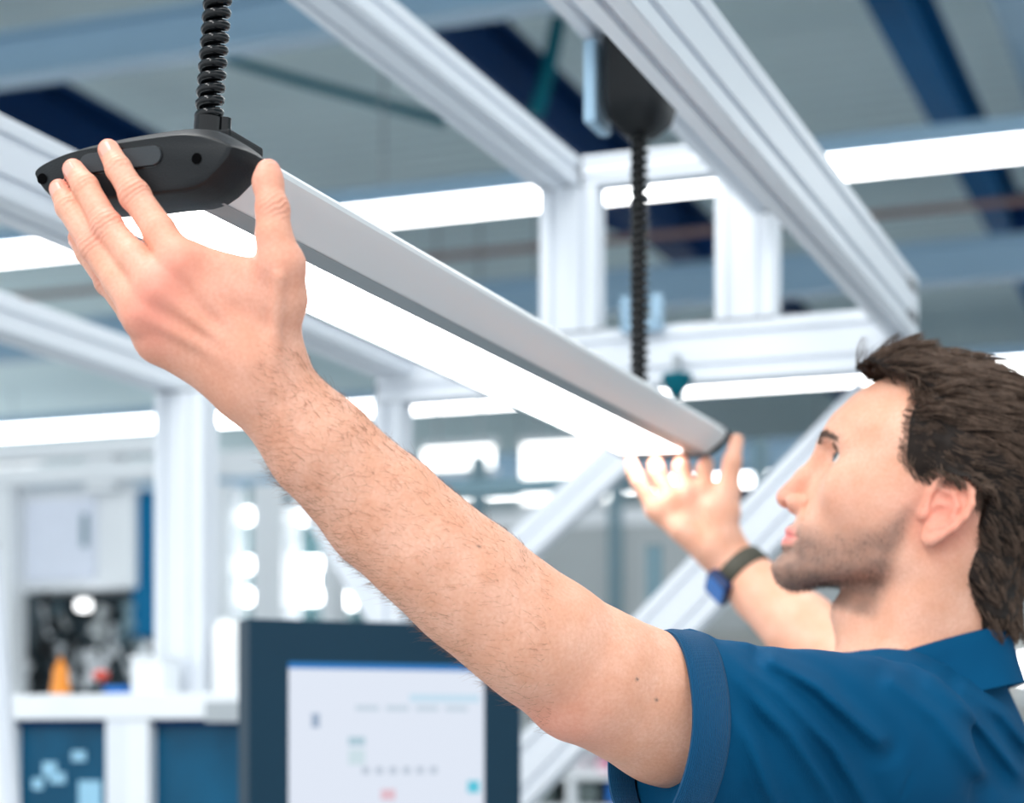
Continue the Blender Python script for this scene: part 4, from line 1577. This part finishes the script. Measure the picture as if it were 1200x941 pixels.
pth = BV[ix][:, None] + dd[:, None] * tt * ln - BN[ix][:, None] * (tt ** 2) * ln * .10 + BN[ix][:, None] * .0003
strands('arm_hair', None, pth, rng.uniform(.00006, .0001, na), M_ARMH, person)


# ---- finger nails
M_NAIL = mat('finger_nail', S(234, 170, 152), .3, 0, .03, 200)


def nail(a, b, r, nrm, w=.0044, ln=.0054):
    a, b = np.asarray(a), np.asarray(b)
    ax = (b - a) / np.linalg.norm(b - a)
    n = np.asarray(nrm, float)
    n = n - ax * (n @ ax)
    n /= np.linalg.norm(n)
    sd = np.cross(ax, n)
    V, F = [], []
    nu, nv = 9, 8
    for off in (0.00045, -.0008):
        for j in range(nv):
            v = -1 + 2 * j / (nv - 1)
            for i in range(nu):
                u = -1 + 2 * i / (nu - 1)
                hw = w * math.sqrt(max(0.02, 1 - abs(v) ** 4))
                th = u * hw / r
                rad = r * 1.0 + off
                V.append(b - ax * .0050 + ax * v * ln + (sd * math.sin(th) + n * math.cos(th)) * rad)
    o = nu * nv
    for j in range(nv - 1):
        for i in range(nu - 1):
            p = j * nu + i
            F.append((p, p + 1, p + nu + 1, p + nu))
            F.append((o + p, o + p + nu, o + p + nu + 1, o + p + 1))
    for i in range(nu - 1):
        F += [(i, o + i, o + i + 1, i + 1), ((nv - 1) * nu + i, (nv - 1) * nu + i + 1, o + (nv - 1) * nu + i + 1, o + (nv - 1) * nu + i)]
    for j in range(nv - 1):
        F += [(j * nu, j * nu + nu, o + j * nu + nu, o + j * nu), (j * nu + nu - 1, o + j * nu + nu - 1, o + (j + 1) * nu + nu - 1, (j + 1) * nu + nu - 1)]
    MB().add(V, F).build('fingernail', M_NAIL, person, smooth=True)


for fg, nrm in zip(FING_L, ((-.55, -.55, .6), (-.75, -.45, .45), (-.5, -.8, .3), (-.9, .2, -.1))):
    nail(fg[-2][0], fg[-1][0], fg[-1][1], nrm)
nail(THUMB_L[-2][0], THUMB_L[-1][0], THUMB_L[-1][1], (.62, -.78, .1), .0058, .0075)
for fg in FING_R:
    nail(fg[-2][0], fg[-1][0], fg[-1][1], (-.3, .4, -.8))
nail(THUMB_R[-2][0], THUMB_R[-1][0], THUMB_R[-1][1], (.8, .5, .2), .0055, .007)

# ------------------------------------------------------------------ clothing
RC = P(775, 861, 1.306)
sn = (LSH + np.array([0.01, .01, 0.008])) - RC
SL = np.linalg.norm(sn)
sn = sn / SL
sup = np.array([0, 0, 1.0]) - sn * sn[2]
sup /= np.linalg.norm(sup)
svw = np.cross(sn, sup)
if svw[1] > 0:
    svw = -svw                    # towards the viewer


RN = np.array([.90, .40, -.12])
RN /= np.linalg.norm(RN)
cup = np.array([0, 0, 1.0]) - RN * RN[2]
cup /= np.linalg.norm(cup)
cvw = np.cross(RN, cup)
if cvw[1] > 0:
    cvw = -cvw


def sleeve_uv(p):
    q = p - RC
    return q @ sn, q @ sup, q @ svw


SRU0, SRV0, SRU1, SRV1 = .0660, .0575, .071, .074


def seg_d(p, pts):
    d = None
    for a, b in zip(pts[:-1], pts[1:]):
        e = cone(p, a, b, 0, 0)
        d = e if d is None else np.minimum(d, e)
    return d


# drawn folds of the sleeve and back, as ridges on the cloth (photo traced, put on the near surface)
FOLDS = [
    [(812, 762, 1.30), (868, 800, 1.29), (930, 862, 1.30), (985, 948, 1.32)],
    [(850, 768, 1.31), (915, 812, 1.31), (980, 880, 1.335), (1020, 950, 1.35)],
    [(905, 776, 1.33), (960, 806, 1.34), (1030, 868, 1.37)],
    [(838, 815, 1.285), (880, 872, 1.285), (910, 945, 1.30)],
    [(1046, 800, 1.44), (1100, 842, 1.45), (1150, 905, 1.47)],
    [(1090, 806, 1.50), (1140, 838, 1.51), (1195, 905, 1.52)],
    [(1130, 808, 1.55), (1175, 838, 1.55), (1210, 880, 1.56)],
]
FOLDS = [[P(*a) for a in f] for f in FOLDS]
SEAM = [P(1030, 785, 1.47), P(1046, 800, 1.43), P(1060, 850, 1.39), P(1064, 905, 1.37), P(1055, 960, 1.37)]


def fold_field(p):
    out = np.zeros(len(p))
    for i, f in enumerate(FOLDS):
        # distance in the picture-parallel plane so the ridge follows the cloth below it
        a = p.copy()
        sc = 1.0 / a[:, 1]
        pp = np.stack([a[:, 0] * sc, (a[:, 2] - ZC) * sc], 1)
        d = None
        for u, v in zip(f[:-1], f[1:]):
            u2 = np.array([u[0] / u[1], (u[2] - ZC) / u[1]])
            v2 = np.array([v[0] / v[1], (v[2] - ZC) / v[1]])
            ba = v2 - u2
            t = np.clip(((pp - u2) @ ba) / (ba @ ba), 0, 1)
            e = np.linalg.norm(pp - u2 - t[:, None] * ba, axis=1) * 1.4
            d = e if d is None else np.minimum(d, e)
        near = np.clip(1 - np.abs(a[:, 1] - np.mean([x[1] for x in f])) / .14, 0, 1)
        out += near * (.0068 * np.exp(-(d / .0052) ** 2) - .0034 * np.exp(-((d - .0125) / .0070) ** 2))
    return out


def shirt_sdf(p):
    t, a, b = sleeve_uv(p)
    t2 = (p - RC) @ RN
    tt = np.clip(t / SL, 0, 1)
    ru = SRU0 + (SRU1 - SRU0) * tt
    rv = SRV0 + (SRV1 - SRV0) * tt
    rho = np.sqrt((a / ru) ** 2 + (b / rv) ** 2) + 1e-6
    rr = np.sqrt(a * a + b * b)
    sl = rr * (1 - 1 / rho)
    over = np.maximum(t - SL, 0)
    sl = np.sqrt(np.maximum(sl + .08, 0) ** 2 + over ** 2) - .08
    sl = np.maximum(sl, .012 - t2)
    ua_ = np.maximum(chain(p, [(a_, r_ + .0065) for a_, r_ in ARM_L[:3]], .004), .012 - t2)
    sl = smin(sl, ua_, .01)
    d = torso_raw(p, .004)
    d = smin(d, sl, .022)
    # right sleeve
    r_dir = (ELR - RSH)
    d = smin(d, cone(p, RSH, RSH + r_dir * .5, .064, .062), .02)
    d = np.maximum(d, .012 - t2 - np.where(p[:, 0] > .2, 9, 0))
    # open neck: cut above the collar seat
    rn_ = np.hypot(p[:, 0] - NB[0], p[:, 1] - NB[1])
    d = smax(d, np.minimum(p[:, 2] - (NB[2] + .016 + .25 * (p[:, 0] - NB[0])), .074 - rn_), .006)
    d = np.maximum(d, .93 - p[:, 2])
    # cloth: drawn folds, small drape, armhole seam
    d = d - fold_field(p) * np.where(p[:, 0] < .2, np.clip((t2 - .016) / .03, 0, 1), 1) - .0011 * noise3(p, 38, 12) - .0006 * noise3(p, 90, 13)
    sd = seg_d(p, SEAM)
    d = d + .0018 * np.exp(-(sd / .0022) ** 2)
    return d


M_SHIRT, nt, b = nodes_of('blue_pique_cotton')
N, L = nt.nodes, nt.links
tc = N.new('ShaderNodeTexCoord')
wv = N.new('ShaderNodeTexWave')
wv.inputs['Scale'].default_value = 420
wv.bands_direction = 'DIAGONAL'
wv2 = N.new('ShaderNodeTexWave')
wv2.inputs['Scale'].default_value = 420
wv2.bands_direction = 'Z'
nz = N.new('ShaderNodeTexNoise')
nz.inputs['Scale'].default_value = 18
ad = N.new('ShaderNodeMath')
ad.operation = 'MULTIPLY'
for n_ in (wv, wv2, nz):
    L.new(tc.outputs['Object'], n_.inputs['Vector'])
L.new(wv.outputs['Fac'], ad.inputs[0])
L.new(wv2.outputs['Fac'], ad.inputs[1])
bp = N.new('ShaderNodeBump')
bp.inputs['Strength'].default_value = .35
bp.inputs['Distance'].default_value = .0004
L.new(ad.outputs[0], bp.inputs['Height'])
L.new(bp.outputs[0], b.inputs['Normal'])
mx = N.new('ShaderNodeMixRGB')
mx.inputs[1].default_value = (*S(0, 64, 100), 1)
mx.inputs[2].default_value = (*S(0, 78, 118), 1)
L.new(nz.outputs['Fac'], mx.inputs[0])
L.new(mx.outputs[0], b.inputs['Base Color'])
b.inputs['Roughness'].default_value = .8
b.inputs['Specular IOR Level'].default_value = .1

TV, TF, TN = polygonise(shirt_sdf, (.0, 1.20, .90), (.66, 2.10, 1.56), .0028, newton=1, margin=3.4)
shirt = mesh_obj('polo_shirt', TV, TF, M_SHIRT, person, True)
print('shirt', len(TV), time.time() - _t0)

# ribbed cuff: a hollow band on the sleeve end
M_RIB, nt, b = nodes_of('ribbed_cuff_cotton')
N, L = nt.nodes, nt.links
b.inputs['Base Color'].default_value = (*S(0, 72, 112), 1)
b.inputs['Roughness'].default_value = .85
b.inputs['Sheen Weight'].default_value = .06
b.inputs['Specular IOR Level'].default_value = .2
uvn = N.new('ShaderNodeAttribute')
uvn.attribute_name = 'round'
mm = N.new('ShaderNodeMath')
mm.operation = 'SINE'
ms = N.new('ShaderNodeMath')
ms.operation = 'MULTIPLY'
ms.inputs[1].default_value = 1.0
L.new(uvn.outputs['Fac'], ms.inputs[0])
L.new(ms.outputs[0], mm.inputs[0])
bp = N.new('ShaderNodeBump')
bp.inputs['Strength'].default_value = .7
bp.inputs['Distance'].default_value = .0006
L.new(mm.outputs[0], bp.inputs['Height'])
L.new(bp.outputs[0], b.inputs['Normal'])

nA = 180
rows = [(.0180, -.010), (.0178, .0024), (.0150, .0040), (.006, .0038), (-.004, .0032), (-.0085, .0018), (-.0095, .0), (-.0085, -.0016), (0, -.0022), (.010, -.0026)]
V, F, rv_ = [], [], []
for (tq, dr) in rows:
    for i in range(nA):
        an = 2 * math.pi * i / nA
        wob = .0012 * math.sin(3 * an + 1) + .0008 * math.sin(5 * an)
        V.append(RC + RN * tq + cup * (SRU0 + dr + wob) * math.cos(an) + cvw * (SRV0 + dr + wob) * math.sin(an))
        # ribs run along the arm: phase across the band (horizontal ribs as in the photo)
        rv_.append(tq / .0013 * 6.283)
for j in range(len(rows) - 1):
    for i in range(nA):
        F.append((j * nA + i, j * nA + (i + 1) % nA, (j + 1) * nA + (i + 1) % nA, (j + 1) * nA + i))
cuff = MB().add(V, F).build('sleeve_cuff', M_RIB, shirt, smooth=True, label='ribbed blue sleeve cuff')
at_ = cuff.data.attributes.new('round', 'FLOAT', 'POINT')
at_.data.foreach_set('value', np.array(rv_, dtype=np.float32))

# collar: stand and fall folded round the neck, open at the throat
cc = NB + np.array([.0, 0, .0])
V, F = [], []
nA = 96
prof = [(.0600, -.030), (.0605, -.008), (.0620, .006), (.0650, .0105), (.0685, .0085), (.0720, -.002), (.0765, -.018), (.0815, -.034), (.0822, -.0355), (.0800, -.0345), (.0745, -.018), (.0700, -.004), (.0660, .004), (.0635, -.004), (.0625, -.030)]
cfront = CHF / np.linalg.norm(CHF)
cside = np.array([-cfront[1], cfront[0], 0])
for i in range(nA):
    an = math.radians(22) + (2 * math.pi - math.radians(44)) * i / (nA - 1)
    dirv = cfront * math.cos(an) + cside * math.sin(an)
    back = (1 - math.cos(an)) / 2
    zt = .0090 + .040 * back - .014
    for (r, h) in prof:
        hh = h * (1 + .15 * (1 - back))
        V.append(cc + dirv * (r + .002 * math.sin(an * 3) * (h < -.01)) * np.array([1.0, 1.0, 1]) + np.array([0, 0, zt + hh]))
n = len(prof)
for i in range(nA - 1):
    for j in range(n):
        F.append((i * n + j, i * n + (j + 1) % n, (i + 1) * n + (j + 1) % n, (i + 1) * n + j))
F.append(tuple(range(n)))
F.append(tuple(range(nA * n - 1, (nA - 1) * n - 1, -1)))
MB().add(V, F).build('collar', M_SHIRT, shirt, smooth=True, label='folded blue collar')


# trousers and shoes below the frame
def trouser_sdf(p):
    d = cone(p, PEL + [0, -.06, .0], PEL + [0, .06, 0], .14, .14)
    for sg in (-1, 1):
        hip = PEL + np.array([.0, .095 * sg, -.05])
        kn_ = np.array([PEL[0] - .01, PEL[1] + .11 * sg, .50])
        an_ = np.array([PEL[0] + .02, PEL[1] + .12 * sg, .06])
        d = smin(d, chain(p, [(hip, .105), (kn_, .075), (an_, .062)], .03), .03)
    return np.maximum(d, .045 - p[:, 2])


KV, KF, KN = polygonise(trouser_sdf, (PEL[0] - .3, PEL[1] - .4, .02), (PEL[0] + .3, PEL[1] + .4, 1.12), .008, levels=3, newton=1)
mesh_obj('trousers', KV, KF, mat('navy_trousers', S(28, 36, 54), .85, 0, .1, 40), person, True)
for sg in (-1, 1):
    def shoe(p, sg=sg):
        c = np.array([PEL[0] + .02, PEL[1] + .12 * sg, .045])
        d = chain(p, [(c + [.05, 0, .0], .042), (c + [-.08, 0, -.003], .044), (c + [-.16, 0, -.012], .034)], .02)
        d = smin(d, cone(p, c, c + [0, 0, .06], .04, .045), .02)
        return np.maximum(d, .002 - p[:, 2])
    KV, KF, KN = polygonise(shoe, (PEL[0] - .3, PEL[1] + .12 * sg - .1, -.02), (PEL[0] + .2, PEL[1] + .12 * sg + .1, .2), .006, levels=3, newton=1)
    mesh_obj('shoe', KV, KF, mat('black_work_shoe', S(26, 26, 28), .5), person, True)

# ------------------------------------------------------------------ wrist watch on the far arm
wa, wb_ = ARM_R[4][0], ARM_R[3][0]
wax = (wb_ - wa) / np.linalg.norm(wb_ - wa)
wc = wa + wax * .020
wu = np.array([0, 1.0, 0]) - wax * wax[1]
wu /= np.linalg.norm(wu)
wv_ = np.cross(wax, wu)
watch = thing('wristwatch', 'wrist watch with blue face and dark olive strap on the far wrist', 'watch', wc)
WR = .0300
V, F = [], []
nA = 64
for (tq, rr) in ((-.0105, WR - .0018), (-.0105, WR + .001), (-.008, WR + .0024), (.008, WR + .0034), (.0105, WR + .002), (.0105, WR - .0018)):
    for i in range(nA):
        an = 2 * math.pi * i / nA
        V.append(wc + wax * tq + (wu * math.cos(an) + wv_ * math.sin(an)) * rr)
for j in range(5):
    for i in range(nA):
        F.append((j * nA + i, j * nA + (i + 1) % nA, (j + 1) * nA + (i + 1) % nA, (j + 1) * nA + i))
MB().add(V, F).build('strap', mat('dark_olive_strap', S(62, 60, 48), .6, 0, .1, 300), watch, smooth=True)
# the case sits on the lower left of the wrist as seen here
best = None
tgt = np.array([-.80, -.35, -.55])
an0 = math.atan2(tgt @ wv_, tgt @ wu)
wn = Vector(wu * math.cos(an0) + wv_ * math.sin(an0))
wt = Vector(np.cross(np.array(wn), wax))
wa3 = Vector(wax)
cen = Vector(wc) + wn * (WR + .002)


def round_rect(hw, hh, r, n=6):
    pts = []
    for (sx_, sy_, a0) in ((1, 1, 0), (-1, 1, 90), (-1, -1, 180), (1, -1, 270)):
        for i in range(n + 1):
            a = math.radians(a0 + 90 * i / n)
            pts.append((sx_ * (hw - r) + r * math.cos(a), sy_ * (hh - r) + r * math.sin(a)))
    return pts


rr = round_rect(.0165, .0185, .006)
rings = [[cen + wa3 * (x * k) + wt * (y * k) + wn * h for x, y in rr] for k, h in ((.93, -.003), (1, .0), (1, .006), (.93, .0085))]
V, F = loft(rings)
case = MB().add(V, F).build('case', mat('dark_blue_watch_case', S(14, 40, 84), .3, .3), watch, angle=40)
rings = [[cen + wa3 * (x * k) + wt * (y * k) + wn * h for x, y in rr] for k, h in ((.82, .0083), (.80, .0092))]
V, F = loft(rings)
MB().add(V, F).build('display', mat('blue_watch_display', S(30, 110, 190), .12, 0, .2, 120), case)
print('done', time.time() - _t0)
